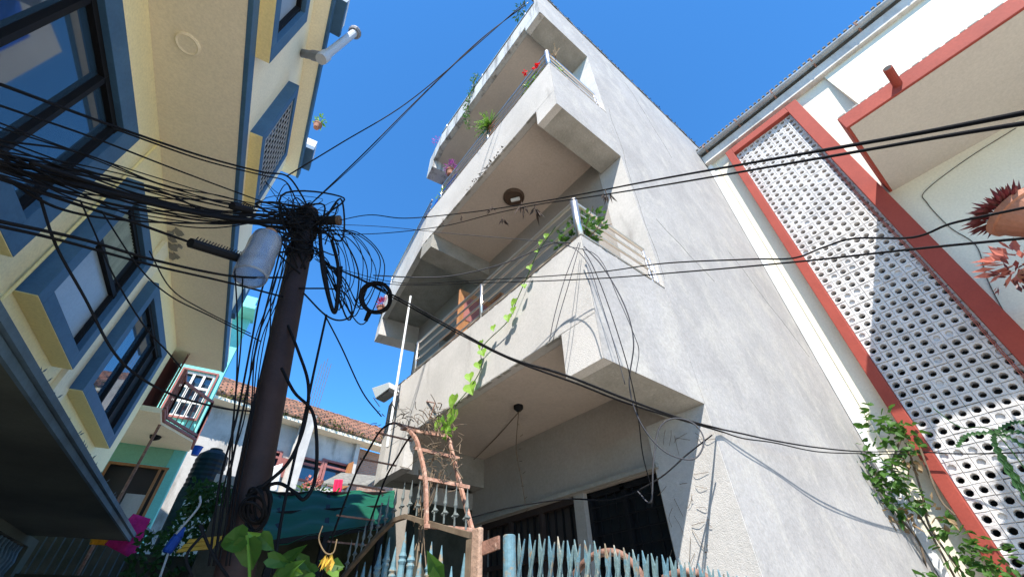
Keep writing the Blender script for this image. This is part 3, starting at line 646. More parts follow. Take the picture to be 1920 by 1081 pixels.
m = MB().tube(cat([py(330, 1000, 6.45), py(372, 950, 6.5), py(375, 930, 6.6)]), .012, 6).tube(cat([py(318, 1028, 6.5), py(300, 1081, 6.4)]), .012, 6); tag(obj('hose', m, 'lens'), 'pale thin hose rising past the blue container', 'hose')
c = py(368, 845, 15.5); tag(obj('bucket', MB().lathe(c-UP*.12, [(.09, 0), (.13, .24), (.14, .25), (.12, .25), (.08, .02)], 14), 'plasticblue'), 'small blue bucket beside the black water tank', 'bucket')
m = MB(); 
for k in range(3): a = py(330+k*10, 1035-k*9, 6.2); m.prism([a, a+V((.32, 0, .06)), a+V((.33, 0, .1)), a+V((.01, 0, .035))], (0, .04, 0))
tag(obj('plastic_strip', m, 'yellowleaf'), 'yellow plastic strips stacked low beside the pole foot', 'plastic')
m = MB(); c0 = py(430, 905, 9.5); m.box(c0.x-.25, c0.x+.35, 9.4, 9.5, c0.z-.5, c0.z+.1); tag(obj('white_board', m, 'whitewash'), 'small white board against the rear wall, half behind the pole', 'board')

# ---------------------------------------------------------------- utility pole
pb, pt = pr(440, 1075, 3.3), pr(578, 398, 3.3); dv = (pt-pb).normalized(); base = pb - dv*(pb.z/dv.z)
PO = thing('utility_pole', base, 'leaning dark rusty iron pole smothered in cables', 'pole')
obj('shaft', MB().tube([base, base.lerp(pt, .5), pt], .115, 20, taper=.80), 'poleiron', PO, smooth=True)
obj('shaft_cap', MB().lathe(pt, [(.095, -.02), (.095, .01), (.02, .04)], 16, dv), 'poleiron', PO)
for k in (.02, .10, .22):
    q = pt - dv*(k*2.2+.05); obj('collar', MB().lathe(q, [(.11, -.03), (.115, -.03), (.115, .03), (.11, .03)], 18, dv), 'cable', PO)
s0 = pt - dv*.12
side = V((.78, -.62, 0))
br = MB().tube([s0 - side*.16, s0 + side*.30], .045, 10); ar = obj('crossarm', br, 'black', PO); obj('wooden_end', MB().lathe(s0 + side*.30, [(.05, 0), (.05, .03), (.02, .035)], 12, side), 'maroonlamp', ar)
# ---------------------------------------------------------------- cables
def wire(pts, r, label, group=None, mt='cable', nm='cable', n=8, sides=6):
    P = [pr(*p) if len(p) == 3 and not isinstance(p, V) else V(p) for p in pts]
    return tag(obj(nm, MB().tube(cat(P, n), r, sides), mt, smooth=True), label, 'cable', group)
PT = (575, 405, 3.28)
gl = 'thin black cable running left from the pole top, in the dense bundle'
specs = [[(0, 232), (150, 285), (300, 335), (440, 372)], [(0, 242), (150, 290), (300, 345), (440, 380)], [(0, 262), (170, 320), (300, 352), (440, 388)],
         [(0, 272), (150, 325), (290, 370), (430, 398)], [(0, 296), (150, 345), (280, 378), (430, 402)], [(0, 300), (130, 335), (290, 385), (440, 408)],
         [(0, 312), (120, 345), (280, 390), (430, 412)], [(0, 318), (130, 362), (270, 396), (420, 418)], [(0, 332), (120, 372), (260, 400), (420, 424)],
         [(0, 310), (150, 330), (280, 360), (430, 392)], [(0, 288), (140, 318), (300, 362), (430, 396)], [(0, 325), (150, 366), (270, 388), (420, 408)],
         [(0, 280), (160, 310), (310, 350), (440, 384)], [(0, 305), (160, 352), (300, 392), (420, 415)]]
specs += [[(x, y+rnd.uniform(-20, 20)) for x, y in q] for q in specs[3:13]]
for s in specs:
    rr = [2.3+jit(.1), 2.55, 2.8, 3.05]
    wire([(x, y+jit(4), r) for (x, y), r in zip(s, rr)] + [(575+jit(10), 410+jit(20), 3.2)], rnd.choice((.004, .005, .007)), gl, 'cables bundled left of the pole')
wire([(0, 315, 2.35), (200, 360, 2.65), (330, 392, 2.85), (450, 412, 3.05), (560, 415, 3.2)], .017, 'thickest black cable in the middle of the left bundle')
wire([(60, 305, 2.3), (180, 345, 2.6), (300, 380, 2.8), (430, 405, 3.05), (565, 425, 3.2)], .012, 'thick black cable lying just above the thickest one in the left bundle')
wire([(0, 158, 2.3), (200, 232, 2.6), (380, 293, 2.9), (490, 322, 3.1), (538, 330, 3.2), (565, 365, 3.25), (585, 405, 3.28)], .0085, 'black cable crossing the yellow house highest, from large window to pole top', None)
wire([(210, 240, 2.6), (380, 300, 2.9), (490, 328, 3.1), (535, 340, 3.2), (556, 375, 3.25), (578, 405, 3.28)], .006, 'thin black cable just under the highest cable on the yellow house')
wire([(0, 198, 2.3), (180, 260, 2.6), (330, 318, 2.85), (470, 370, 3.1), (570, 405, 3.25)], .006, 'second highest separate black cable across the large window')
wire([(0, 335, 2.3), (150, 385, 2.6), (260, 420, 2.75), (360, 455, 2.9), (450, 482, 3.02), (545, 470, 3.2)], .009, 'black cable sagging below the left bundle to the spiked closure')
wire([(0, 415, 2.3), (160, 450, 2.55), (300, 490, 2.8), (440, 518, 3.0), (540, 520, 3.2)], .009, 'lower of two close cables crossing the frosted window to the jar')
wire([(0, 424, 2.3), (120, 452, 2.5), (290, 498, 2.8), (430, 530, 3.0), (530, 556, 3.2)], .008, 'upper cable of the close pair crossing the frosted window')
wire([(75, 370, 2.5), (105, 460, 2.5), (160, 560, 2.55), (210, 655, 2.6), (260, 705, 2.7), (330, 742, 2.8), (420, 765, 2.9), (470, 770, 3.1)], .006, 'long black drop cable hanging over the frosted and lower windows')
wire([(150, 375, 2.6), (175, 430, 2.6), (215, 520, 2.65), (270, 610, 2.7), (315, 660, 2.8), (340, 690, 2.85)], .004, 'thin slack cable dropping past the curtained window half')
wire([(190, 395, 2.65), (260, 500, 2.7), (320, 555, 2.8), (390, 590, 2.9), (440, 615, 3.0), (490, 640, 3.15)], .004, 'thin slack cable drooping beneath the soffit to the pole')
wire([(280, 470, 2.75), (320, 540, 2.8), (380, 580, 2.9), (470, 625, 3.1)], .0035, 'thinnest slack cable under the soffit near its broken plaster')
wire([(440, 500, 3.0), (445, 600, 3.0), (443, 720, 3.0), (430, 860, 3.0), (425, 960, 3.05)], .005, 'straight drop cable just left of the pole below the jar')
wire([(455, 520, 3.05), (452, 640, 3.05), (440, 760, 3.05), (432, 900, 3.1), (420, 1010, 3.15)], .005, 'second straight drop cable left of the pole, nearer to it')
gd = 'black cable hanging down along the left side of the pole'
for k in range(7):
    x0 = 497+k*5
    wire([(x0+30, 440+jit(10), 3.2), (x0+jit(10), 540, 3.12), (x0-20-k*1+jit(14), 640, 3.1), (x0-50+jit(8), 780, 3.12), (x0-78+jit(8), 900, 3.14), (x0-98+jit(8), 1060, 3.16)], rnd.choice((.004, .005, .007)), gd, 'cables down the pole')
wire([(540, 610, 3.2), (560, 660, 3.1), (578, 720, 3.0), (572, 790, 3.0), (545, 860, 3.0), (500, 905, 3.05), (462, 930, 3.1)], .011, 'thick black cable bowing out right of the pole then back to its foot')
wire([(612, 590, 3.15), (590, 690, 3.05), (572, 775, 3.0), (552, 860, 3.0), (530, 960, 3.0), (512, 1075, 3.0)], .009, 'straight black drop cable right of the pole towards the plants')
wire([(528, 690, 3.1), (552, 735, 3.0), (585, 770, 2.95), (594, 830, 2.95), (590, 900, 2.95), (570, 935, 2.95), (550, 920, 3), (520, 905, 3.05), (480, 920, 3.1)], .011, 'thick black cable looping low under the rear house windows')
wire([(608, 588, 3.2), (640, 650, 3.3), (680, 735, 3.6), (715, 780, 4.0)], .006, 'thin cable slanting from pole loops down to the floodlight')
gloop = 'slack black cable loop hanging right of the pole head'
for k in range(12):
    w_ = 30+k*9; b = 560+jit(30)+(k % 3)*15
    wire([(588+jit(8), 425+jit(12), 3.2), (600+w_*.55, 440+jit(12), 3.15), (605+w_*.9, 500+jit(15), 3.12), (615+w_*.55, b, 3.1), (608+w_*.3, b-50+jit(20), 3.12), (595+jit(8), 470+jit(15), 3.2)], rnd.choice((.004, .005, .007)), gloop, 'slack loops at the pole head')
wire([(600, 430, 3.2), (603, 490, 3.1), (612, 540, 3.08), (626, 585, 3.08), (632, 560, 3.08), (634, 500, 3.1), (622, 450, 3.15)], .016, 'thick folded black cable hank right of the pole')
wire([(598, 435, 3.2), (608, 500, 3.12), (618, 560, 3.1), (630, 583, 3.1), (640, 500, 3.12)], .014, 'second thick hank of cable touching the folded one')
wire([(560, 540, 3.2), (640, 545, 3.1), (660, 585, 3.05), (640, 600, 3.05), (610, 590, 3.1), (570, 550, 3.2)], .007, 'wide flat cable loop low on the right of the pole')
gk = 'tangled short black cable tail at the pole head'
for k in range(44):
    a = (565+jit(30), 410+jit(25), 3.2+jit(.08)); 
    wire([a, (a[0]+jit(60), a[1]+jit(45), 3.15+jit(.1)), (a[0]+jit(70), a[1]+jit(55), 3.15+jit(.1)), (a[0]+jit(25), a[1]+40+jit(50), 3.2)], rnd.choice((.003, .004, .006, .009)), gk, 'tangle at the pole head')
# to the upper right: grey house roof
wire([(538, 330, 3.2), (640, 268, 3.0), (760, 195, 2.8), (870, 105, 2.5), (985, 4, 2.3)], .007, 'upper cable rising from the pole to the grey roof corner')
wire([(580, 385, 3.25), (680, 290, 3.0), (790, 180, 2.75), (900, 75, 2.5), (985, 10, 2.3)], .007, 'lower cable rising from the pole to the grey roof corner')
wire([(575, 390, 3.25), (690, 285, 3.0), (800, 172, 2.72), (905, 72, 2.48), (985, 8, 2.28)], .004, 'thin cable between the two rising to the grey roof corner')
# right hand spans
T1 = wire([(615, 418, 3.2), (690, 403, 2.9), (760, 409, 2.6), (880, 398, 2.15), (1000, 380, 1.8), (1085, 365, 1.55), (1230, 337, 1.3), (1450, 298, 1.05), (1700, 254, .88), (1990, 198, .78)], .0046, 'upper thick black cable crossing the whole right half')
T2 = wire([(620, 440, 3.2), (720, 437, 2.85), (830, 424, 2.35), (920, 402, 2.05), (1010, 383, 1.75), (1100, 370, 1.5), (1250, 346, 1.25), (1500, 303, 1.0), (1750, 259, .85), (1990, 220, .76)], .0038, 'lower thick black cable crossing the whole right half')
wire([(615, 420, 3.2), (720, 425, 2.95), (850, 438, 2.7), (990, 450, 2.4), (1060, 458, 2.3), (1100, 490, 2.25), (1125, 560, 2.24), (1150, 640, 2.26), (1172, 720, 2.3)], .003, 'grey cable bending down over the balcony corner', None, 'cablegrey')
wire([(700, 516, 3.0), (790, 520, 2.85), (860, 515, 2.7), (950, 492, 2.5), (1030, 458, 2.35), (1070, 455, 2.28)], .0055, 'wavy grey cable in front of the balcony railing', None, 'cablegrey')
wire([(1060, 460, 2.3), (1120, 480, 2.25), (1160, 560, 2.3), (1190, 630, 2.35), (1198, 660, 2.4), (1192, 700, 2.4)], .0028, 'thin grey cable looping down the side of the balcony corner', None, 'cablegrey')
wire([(612, 500, 3.2), (730, 532, 2.8), (900, 530, 2.2), (1100, 523, 1.7), (1300, 508, 1.45), (1500, 490, 1.3), (1720, 466, 1.2), (1990, 440, 1.15)], .0030, 'lower thin cable spanning to the right past the spiky plant')
wire([(640, 505, 3.2), (750, 530, 2.8), (900, 525, 2.2), (1100, 512, 1.7), (1240, 494, 1.5), (1400, 486, 1.4), (1485, 484, 1.33), (1540, 465, 1.3), (1600, 447, 1.27), (1710, 445, 1.22), (1780, 420, 1.2), (1860, 402, 1.17), (1990, 375, 1.14)], .0030, 'upper thin wavy cable spanning to the right past the spiky plant')
tie = V((3.30, 1.475, 2.83)); wend = px(1705, 845, 7.3)
wire([(600, 490, 3.2), (680, 525, 3.0), (760, 565, 2.8), (850, 615, 2.65), (950, 668, 2.3), (1060, 703, 2.2), (1180, 750, 2.45), (1280, 785, 3.0), tie], .0075, 'twisted black cable slanting across the balcony to the side wall', None)
wire([(660, 515, 3.05), (760, 570, 2.82), (860, 625, 2.65), (960, 674, 2.3), (1080, 718, 2.25), (1190, 760, 2.55), tie+V((.01, 0, -.02))], .006, 'thinner mate of the twisted cable slanting across the balcony')
P_ = [tie, py(1390, 812, 1.44), py(1450, 825, 1.38), py(1530, 838, 1.28), py(1620, 846, 1.17), wend]
wire([V(p) for p in P_], .0065, 'cable pair from the tie point on the side wall to the climbing vine')
wire([V(p)+V((0, 0, -.02-.02*(i % 2))) for i, p in enumerate(P_)], .005, 'thin cable just under the pair leading to the climbing vine')
wire([wend, px(1800, 850, 7.3), px(1920, 848, 7.2), px(2000, 850, 7.1)], .008, 'thin cable along the bottom of the pierced screen')
wire([(1095, 462, 2.42), (1130, 500, 2.36), (1170, 570, 2.36), (1188, 640, 2.40), (1180, 720, 2.5), (1200, 790, 2.55), (1245, 845, 2.6), (1300, 860, 2.65), (1320, 825, 2.7), (1300, 793, 2.75), (1262, 784, 2.75), (1235, 805, 2.75), (1225, 870, 2.75), (1220, 940, 2.8), (1195, 920, 2.9)], .0048, 'grey cable making a big loop under the balcony corner', None, 'cablegrey')
wire([(1092, 466, 2.42), (1112, 500, 2.36), (1140, 570, 2.36), (1175, 680, 2.42), (1195, 770, 2.55), (1205, 850, 2.7), (1222, 920, 2.8), (1222, 950, 2.82)], .0036, 'straight black cable falling in front of the grilled window')
wire([(1335, 815, 3.4), (1290, 850, 3.3), (1230, 900, 3.2), (1150, 935, 3.3), (1060, 935, 3.4), (960, 950, 3.6), (880, 970, 3.9)], .006, 'dark cable strung along above the grilled window and door')
wire([(1085, 455, 2.45), (1060, 520, 2.4), (1040, 590, 2.42), (1030, 640, 2.44)], .003, 'left one of two hair thin wires down the balcony front', None, 'cablegrey')
wire([(1088, 455, 2.44), (1070, 520, 2.4), (1052, 580, 2.42), (1036, 640, 2.44)], .003, 'right one of two hair thin wires down the balcony front', None, 'cablegrey')
# coil
cc = pr(705, 558, 3.0); m = MB(); fx = CR; fy = CU
for k in range(9):
    r = .128+jit(.012); o_ = (fx*jit(.008)+fy*jit(.008)+CW*jit(.02))
    m.tube([cc+o_+fx*(r*math.cos(a))+fy*(r*1.0*math.sin(a))+CW*(.03*math.sin(a+k)) for a in [2*math.pi*i/36 for i in range(36)]], .0065, 6, closed=True)
co = thing('cable_coil', cc, 'round coil of black cable hung beside the balcony end', 'cable coil'); obj('coil', m, 'cable', co, smooth=True)
obj('tail', MB().tube([cc-fy*.12-fx*.06, cc-fy*.20-fx*.09], .018, 8), 'cable', co)
# plastic jar, closures
jt, jb = pr(505, 440, 3.02), pr(468, 520, 2.95); jv = (jb-jt)
j = thing('plastic_jar', jt, 'upturned cloudy plastic jar strung among the cables beside the pole', 'jar'); Lh = jv.length
o = MB().lathe(jt, [(.03, 0), (.07, .01), (.105, .05), (.115, .12), (.11, Lh*.5), (.118, Lh*.6), (.115, Lh*.95), (.112, Lh)], 20, jv)
o.f = o.f[:-1]; b_ = obj('body', o, 'jar', j, smooth=True); k = b_.modifiers.new('t', 'SOLIDIFY'); k.thickness = .004
obj('cap', MB().lathe(jt-jv.normalized()*.035, [(.05, 0), (.05, .035)], 12, jv), 'wood', j)
def closure(a, b_, r, label, spikes):
    m = MB().tube([a, b_], r, 8); ax = (b_-a); o = tag(obj('cable_closure', m, 'black'), label, 'cable joint'); s = MB()
    for i in range(spikes): p = a + ax*((i+.5)/spikes); s.bar(p, p+UP*(r*1.9)+V((.01, 0, 0)), .006)
    obj('comb_teeth', s, 'black', o)
closure(pr(357, 455, 2.85), pr(445, 483, 3.0), .035, 'long black cable closure with comb teeth on the soffit side', 16)
closure(pr(435, 386, 3.0), pr(470, 394, 3.08), .032, 'short stubby black cable closure nearer the pole', 8)
# dead leaves snagged on the right hand spans
for i, (u, v, r, s_) in enumerate(((922, 402, 2.04, .9), (942, 424, 1.98, .9), (978, 397, 1.86, 1.15), (1003, 402, 1.78, 1.35), (1137, 376, 1.44, .8), (830, 428, 2.34, .45), (865, 420, 2.22, .45))):
    m = MB(); c = pr(u, v-12, r)
    for k in range(7): m.leaf(c+rv(.012), V((jit(.6), jit(.6), -1)), rv(), .075*s_*rnd.uniform(.6, 1.3), .016*s_)
    m.tube(cat([c+UP*.04, c, c-UP*.03], 3), .003, 4)
    lab = ['dead leaf tuft snagged leftmost of the larger ones on the thick cables', 'dead leaf tuft dangling free below the thick cables', 'dead leaf tuft hanging beside the round ceiling lamp', 'biggest dead leaf tuft, hanging against the balcony rails', 'dead leaf tuft caught right of the steel corner post', 'tiny dead scrap leftmost on the thick cables', 'tiny dead scrap second from left on the thick cables'][i]
    tag(obj('dead_leaves', m, 'deadleaf'), lab, 'dead plant', 'dead tufts on the cables')

# ---------------------------------------------------------------- plants
def foliage(c, rad, n, L, W, mt=None, up=.4, heart=False):
    m = MB()
    for i in range(n):
        d = V((rnd.gauss(0, 1), rnd.gauss(0, 1), rnd.gauss(0, 1))).normalized(); p = V(c) + V((d.x*rad[0], d.y*rad[1], d.z*rad[2]))*rnd.random()**.5
        m.leaf(p, d+UP*up+rv(.5), d+UP+rv(.5), L*rnd.uniform(.6, 1.3), W*rnd.uniform(.7, 1.2), heart)
    return m
def stems(c, tips, r=.006):
    m = MB()
    for t in tips: c2 = (V(c)+V(t))/2 + rv(.03); m.tube(cat([c, c2, t], 4), r, 5, taper=.5)
    return m
def pot(t, c, r, h, mt='terracotta'):
    obj('pot', MB().lathe(V(c)-UP*h, [(r*.68, 0), (r*.95, h*.8), (r*1.08, h*.82), (r*1.08, h), (r*.9, h), (r*.85, h*.85)], 16), mt, t)
def potplant(nm, c, label, r=.09, h=.14, rad=(.15, .15, .15), n=60, L=.08, W=.04, mt='leaf', lift=.12, potm='terracotta', flowers=None, up=.4, heart=False):
    c = V(c); t = thing(nm, c-UP*h, label, 'potted plant'); pot(t, c, r, h, potm)
    fc = c+UP*lift; obj('foliage', foliage(fc, rad, n, L, W, up=up, heart=heart), mt, t)
    obj('stems', stems(c, [fc+V((jit(rad[0]), jit(rad[1]), jit(rad[2]))) for _ in range(7)]), 'twig', t)
    if flowers:
        m = MB()
        for p in flowers[1]:
            for k in range(10): m.leaf(V(p)+rv(.02), rv()+UP*.2, rv(), .05, .04)
        obj('flowers', m, flowers[0], t)
    return t
c = px(1096, 428, 2.16); potplant('potted_plant', V((2.2, 1.66, 4.39)), 'bushy green plant at the lower steel corner post', .1, .13, (.17, .30, .15), 300, .06, .045, 'leaf', .14)
c = px(1000, 132, 2.12); potplant('flowering_plant', V((2.15, 1.95, 8.05)), 'potted plant with red blooms on the upper balcony corner', .09, .13, (.09, .26, .12), 150, .08, .05, 'leafbright', .12, flowers=('redflower', [px(984, 137, 2.0), px(1004, 126, 2.02), px(1007, 122, 2.03)]))
potplant('potted_plant', V((2.35, 1.62, 8.1)), 'yellow green leafy plant right of the upper corner post', .07, .1, (.1, .06, .12), 40, .09, .05, 'leafbright', .15)
c = px(1040, 100, 2.1); m = MB()
for k in range(16): q = c+V((jit(.08), jit(.08), .05+jit(.15))); m.tube([c-UP*.1, q], .003, 4); m.leaf(q, rv(), rv(), .03, .02)
tag(obj('dry_plant', m, 'leafdry'), 'dry twiggy plant topping the upper steel corner post', 'plant')
# fern-like plant on upper balcony
c = px(915, 232, 2.0); t = thing('fern', c-V((-.1, 0, .25)), 'bright fronded green plant spilling over the upper balcony rail', 'potted plant'); m = MB()
for k in range(26):
    d = V((-.7+jit(.6), jit(1), jit(.7))).normalized(); ln = rnd.uniform(.2, .34)
    for i in range(9):
        p = c+V((.05, 0, 0))+d*(ln*i/9)-UP*(.12*(i/9)**2)
        for s_ in (-1, 1): m.leaf(p, d*.5+V((0, s_*.9*d.z, s_*.7))+rv(.2), V((-1, 0, .5)), .06*(1.15-i/12), .034)
obj('foliage', m, 'leafbright', t); pot(t, c+V((.12, 0, -.06)), .09, .16); obj('stems', stems(c+V((.12, 0, -.06)), [c+rv(.06) for _ in range(6)]), 'twig', t)
# trailing vine from the roof
t = thing('trailing_plant', px(890, 150, 1.98), 'yellowish trailing plant hanging from the roof edge', 'plant'); m = MB(); pth = cat([px(893, 140, 1.98), px(888, 160, 1.97), px(880, 185, 1.96), px(874, 210, 1.95), px(878, 235, 1.95)], 10)
for p in pth:
    for k in range(5): m.leaf(p+rv(.06), rv()-UP*.4, V((-1, -.4, .3))+rv(.4), rnd.uniform(.05, .1), .035)
obj('foliage', m, 'leaf', t); obj('stems', MB().tube(pth, .006, 5), 'twig', t)
c = px(986, 8, 2.03); m = foliage(c+V((0, .15, .1)), (.1, .22, .12), 60, .09, .03); tag(obj('roof_plant', m, 'leafdark'), 'dark tuft of plant at the very top roof corner', 'plant')
c = px(818, 262, 2.1); m = foliage(c, (.06, .12, .12), 26, .06, .03); tag(obj('roof_plant', m, 'purple'), 'faint purple tuft at the far end of the roof edge', 'plant')
potplant('flowering_plant', px(845, 322, 2.05)+UP*.02, 'small terracotta pot of purple leaves on the upper balcony rail', .09, .13, (.12, .18, .12), 70, .08, .025, 'purple', .1)
c = px(718, 566, 2.35); potplant('potted_plant', c-UP*.15, 'spiky magenta plant seen through the cable coil', .1, .15, (.1, .14, .1), 70, .13, .03, 'magenta', .12)
c = px(826, 365, 2.05); m = foliage(c, (.05, .2, .06), 30, .06, .03); tag(obj('potted_plant', m, 'leafbright'), 'low yellow green sprigs at the far end of the upper rail', 'plant')
c = pL(597, 232, -1.25); potplant('potted_plant', c-UP*.03, 'small green potted plant on the yellow house roof edge', .08, .14, (.1, .12, .14), 40, .08, .04, 'leafbright', .14)
# vine of heart leaves
t = thing('hanging_vine', px(1040, 430, 1.97), 'slender vine of heart shaped leaves draped down the lower balcony front', 'vine')
pth = cat([px(1042, 425, 1.98), px(1010, 470, 1.97), px(990, 515, 1.96), px(968, 565, 1.955), px(952, 602, 1.95), px(905, 650, 1.95), px(902, 690, 1.95), px(880, 728, 1.94), px(856, 758, 1.93), px(848, 785, 1.92), px(828, 802, 1.92)], 6)
obj('stem', MB().tube(pth, .0045, 5), 'leaf', t)
m = MB(); sizes = [(1005, 480, .045), (992, 510, .06), (982, 545, .05), (966, 572, .075), (963, 588, .06), (952, 602, .075), (925, 622, .06), (903, 650, .08), (903, 668, .085), (896, 690, .085), (880, 712, .09), (880, 732, .125), (853, 752, .12), (853, 780, .14), (826, 795, .12), (842, 806, .09), (1025, 450, .05), (1015, 462, .05)]
for u, v, s_ in sizes: m.leaf(px(u, v-12, 1.93), V((-.1, jit(.6), -1)), V((-1, -.6+jit(.5), .6+jit(.4))), s_*1.2, s_*1.15, True)
obj('foliage', m, 'vineleaf', t)
# vine on the cream wall
t = thing('climbing_vine', px(1690, 930, 7.3), 'leafy green vine climbing between the side wall and the red frame', 'vine'); m = MB(); d = MB(); st = MB()
cl_ = [(1668, 790, 7.2, .28, 60), (1650, 815, 7.1, .25, 60), (1690, 830, 7.2, .26, 50), (1700, 805, 7.3, .14, 30), (1640, 875, 6.9, .28, 80), (1650, 905, 6.9, .30, 90), (1665, 890, 7.0, .26, 70), (1640, 925, 6.7, .16, 40), (1725, 940, 7.2, .14, 26), (1690, 960, 7.0, .12, 20), (1790, 1010, 7.2, .2, 50), (1810, 1045, 7.1, .25, 70), (1850, 1060, 7.1, .22, 50), (1870, 1040, 7.25, .16, 30), (1720, 1075, 6.9, .14, 20), (1685, 1070, 6.6, .12, 18), (1900, 1060, 7.1, .12, 14)]
for u, v, x, rad, n in cl_:
    c = px(u, v, x); m.add(*(lambda q: (q.v, q.f))(foliage(c, (rad*.6, rad*.95, rad*1.15), int(n*.55), .085, .08, up=-.5, heart=True)))
for u, v, x, n in ((1645, 960, 6.8, 40), (1700, 860, 7.2, 25), (1712, 955, 7.2, 20), (1760, 960, 7.2, 16), (1690, 980, 7.1, 12)):
    d.add(*(lambda q: (q.v, q.f))(foliage(px(u, v, x), (.08, .12, .16), n, .10, .06, up=-.6)))
for pth in ([(1690, 820), (1672, 880), (1700, 930), (1745, 1000), (1790, 1081)], [(1700, 830), (1730, 930), (1745, 990), (1810, 1081)], [(1640, 880), (1660, 940), (1720, 1010), (1740, 1081)], [(1725, 840), (1760, 930), (1790, 965)]):
    st.tube(cat([px(u, v, 7.25) for u, v in pth]), .012, 6)
obj('foliage', m, 'leaf', t); obj('dead_foliage', d, 'leafdry', t); obj('stems', st, 'twig', t)
# dry drooping leaf in front of the screen
c = px(1865, 810, 6.9); m = MB()
for dy, dz in ((.35, -.05), (-.3, .0), (.1, -.55), (-.35, -.45), (.15, -.8), (-.2, -.8)):
    q = cat([c, c+V((0, dy*.6, dz*.3+.05)), c+V((0, dy, dz))], 5)
    for i in range(len(q)-1): m.leaf(q[i], q[i+1]-q[i], V((-1, 0, .3)), (q[i+1]-q[i]).length*1.5, .06)
m.tube(cat([px(1750, 765, 7.3), px(1800, 800, 7.1), c, c-UP*.7], 6), .006, 5)
tag(obj('drooping_plant', m, 'leafdark'), 'drooping dark strap leaves hanging before the lower screen', 'plant')
# potted spiky plants far right
c = px(1905, 398, 6.3); t = thing('spiky_plant', c-UP*.25, 'dark red spiky plant in a big terracotta pot at the right edge', 'potted plant')
ax = V((-.15, .55, .8)).normalized(); ax = V((0, .35, 1)).normalized()
obj('pot', MB().lathe(c-ax*.32, [(.16, 0), (.24, .2), (.265, .29), (.29, .30), (.29, .36), (.25, .36)], 22, ax), 'terracotta', t); m = MB()
for i in range(170):
    d = V((rnd.gauss(0, 1), rnd.gauss(0, 1), abs(rnd.gauss(.3, .7))-.1)).normalized(); m.leaf(c+ax*.05+V((d.x, d.y, 0))*.2, d, UP, rnd.uniform(.14, .26), .045)
obj('foliage', m, 'darkred', t)
c = px(1925, 500, 6.3); t = thing('croton', c-UP*.35, 'coral leaved plant in a pot below the spiky one', 'potted plant'); pot(t, c-UP*.05+V((.05, -.1, 0)), .2, .3)
m = foliage(c+UP*.08, (.14, .2, .16), 46, .17, .085, up=.1); obj('foliage', m, 'coral', t)
m = foliage(c-UP*.05+V((0, .12, 0)), (.15, .2, .15), 40, .1, .05, up=-.4); obj('dark_foliage', m, 'darkred', t)
# big leaves by the pole foot
t = thing('heart_leaf_vine', pr(470, 1085, 2.3)-UP*.3, 'three big heart shaped leaves in front of the pole foot', 'plant'); m = MB()
for u, v, s_, d in ((462, 1005, .12, (-1, .2, -.3)), (466, 1008, .14, (.05, 0, -1)), (488, 1003, .085, (.6, -.3, -.7))):
    D = CR*d[0]+CU*d[2]; m.leaf(pr(u, v, 2.3), D, -CW+CU*.6, s_, s_*.85, True)
obj('foliage', m, 'leaf', t); obj('stem', MB().tube(cat([pr(463, 1002, 2.3), pr(466, 1040, 2.3), pr(468, 1085, 2.3), pr(470, 1200, 2.3)]), .006, 6), 'leafbright', t)
t = thing('garden_plant', pr(570, 1100, 2.5)-UP*.5, 'mixed broad leaved plants at the gate foot right of the pole', 'plant'); m = MB(); m2 = MB()
for i in range(46):
    u, v = rnd.uniform(500, 650), rnd.uniform(1000, 1100); 
    if v < 1075-abs(u-600)*.55: continue
    D = CR*jit(1)+CU*(.1+jit(.5)); (m if rnd.random() < .65 else m2).leaf(pr(u, v, 2.5+jit(.2)), D, -CW+CU*.7+rv(.4), rnd.uniform(.07, .13), .06, rnd.random() < .5)
obj('foliage', m, 'leaf', t); obj('pale_foliage', m2, 'leafbright', t)
m = MB()
for i in range(10): m.leaf(pr(617, 1040, 2.4)+rv(.015), rv(.5)-UP, rv(), .06, .03)
obj('withered_leaf', m, 'yellowleaf', t); m = MB().tube(cat([pr(605, 985, 2.4), pr(598, 1010, 2.4), pr(610, 1035, 2.4), pr(625, 1035, 2.4), pr(632, 1010, 2.4)]), .003, 5); obj('tendril', m, 'leafdry', t)
c = pr(800, 1030, 1.9); m = MB().leaf(c, CR*.5-CU, -CW+CU*.3, .16, .07).leaf(pr(812, 1060, 1.9), CR*.1-CU, -CW+CU*.3, .12, .07)
tag(obj('blade_leaf', m, 'leaf'), 'long green blade leaf in front of the gate balusters', 'plant')

# ---------------------------------------------------------------- gate, arch, fence
GX = 1.4
ar = thing('arch_trellis', (GX, 2.62, 0), 'rusty arched ladder trellis over the garden gate', 'trellis')
near = [(800, 985), (799, 940), (797, 895), (788, 850), (775, 815), (742, 793), (715, 805), (690, 845), (668, 885), (645, 945), (625, 1000), (600, 1085)]
NP = [px(u, v, GX) for u, v in near]; NP[0] = V((GX, 2.62, 2.13)); NS = cat(NP, 5); dx = .30
FS = [p+V((dx, 0, 0)) for p in NS]
GF = GX+.27
FS[:25] = cat([px(885, 992, GF), px(862, 905, GF), px(850, 858, GF), px(838, 818, GF), FS[24]], 6)[:25]
for S in (NS, FS):
    m = MB()
    for a, b_ in zip(S[:24], S[1:25]): m.bar(a, b_+(b_-a)*.08, .024, .022, V((1, 0, 0)))
    obj('side_rail', m, 'archrust', ar)
    obj('side_rail', MB().tube(S[24:], .010, 6), 'black', ar)
for (u0_, v0_), (u1_, v1_) in (((796, 985), (890, 993)), ((786, 894), (881, 913)), ((779, 840), (862, 859)), ((752, 803), (842, 818))):
    obj('rung', MB().bar(px(u0_, v0_, GX-.018), px(u1_, v1_, GF-.018), .022, .022), 'archrust', ar)
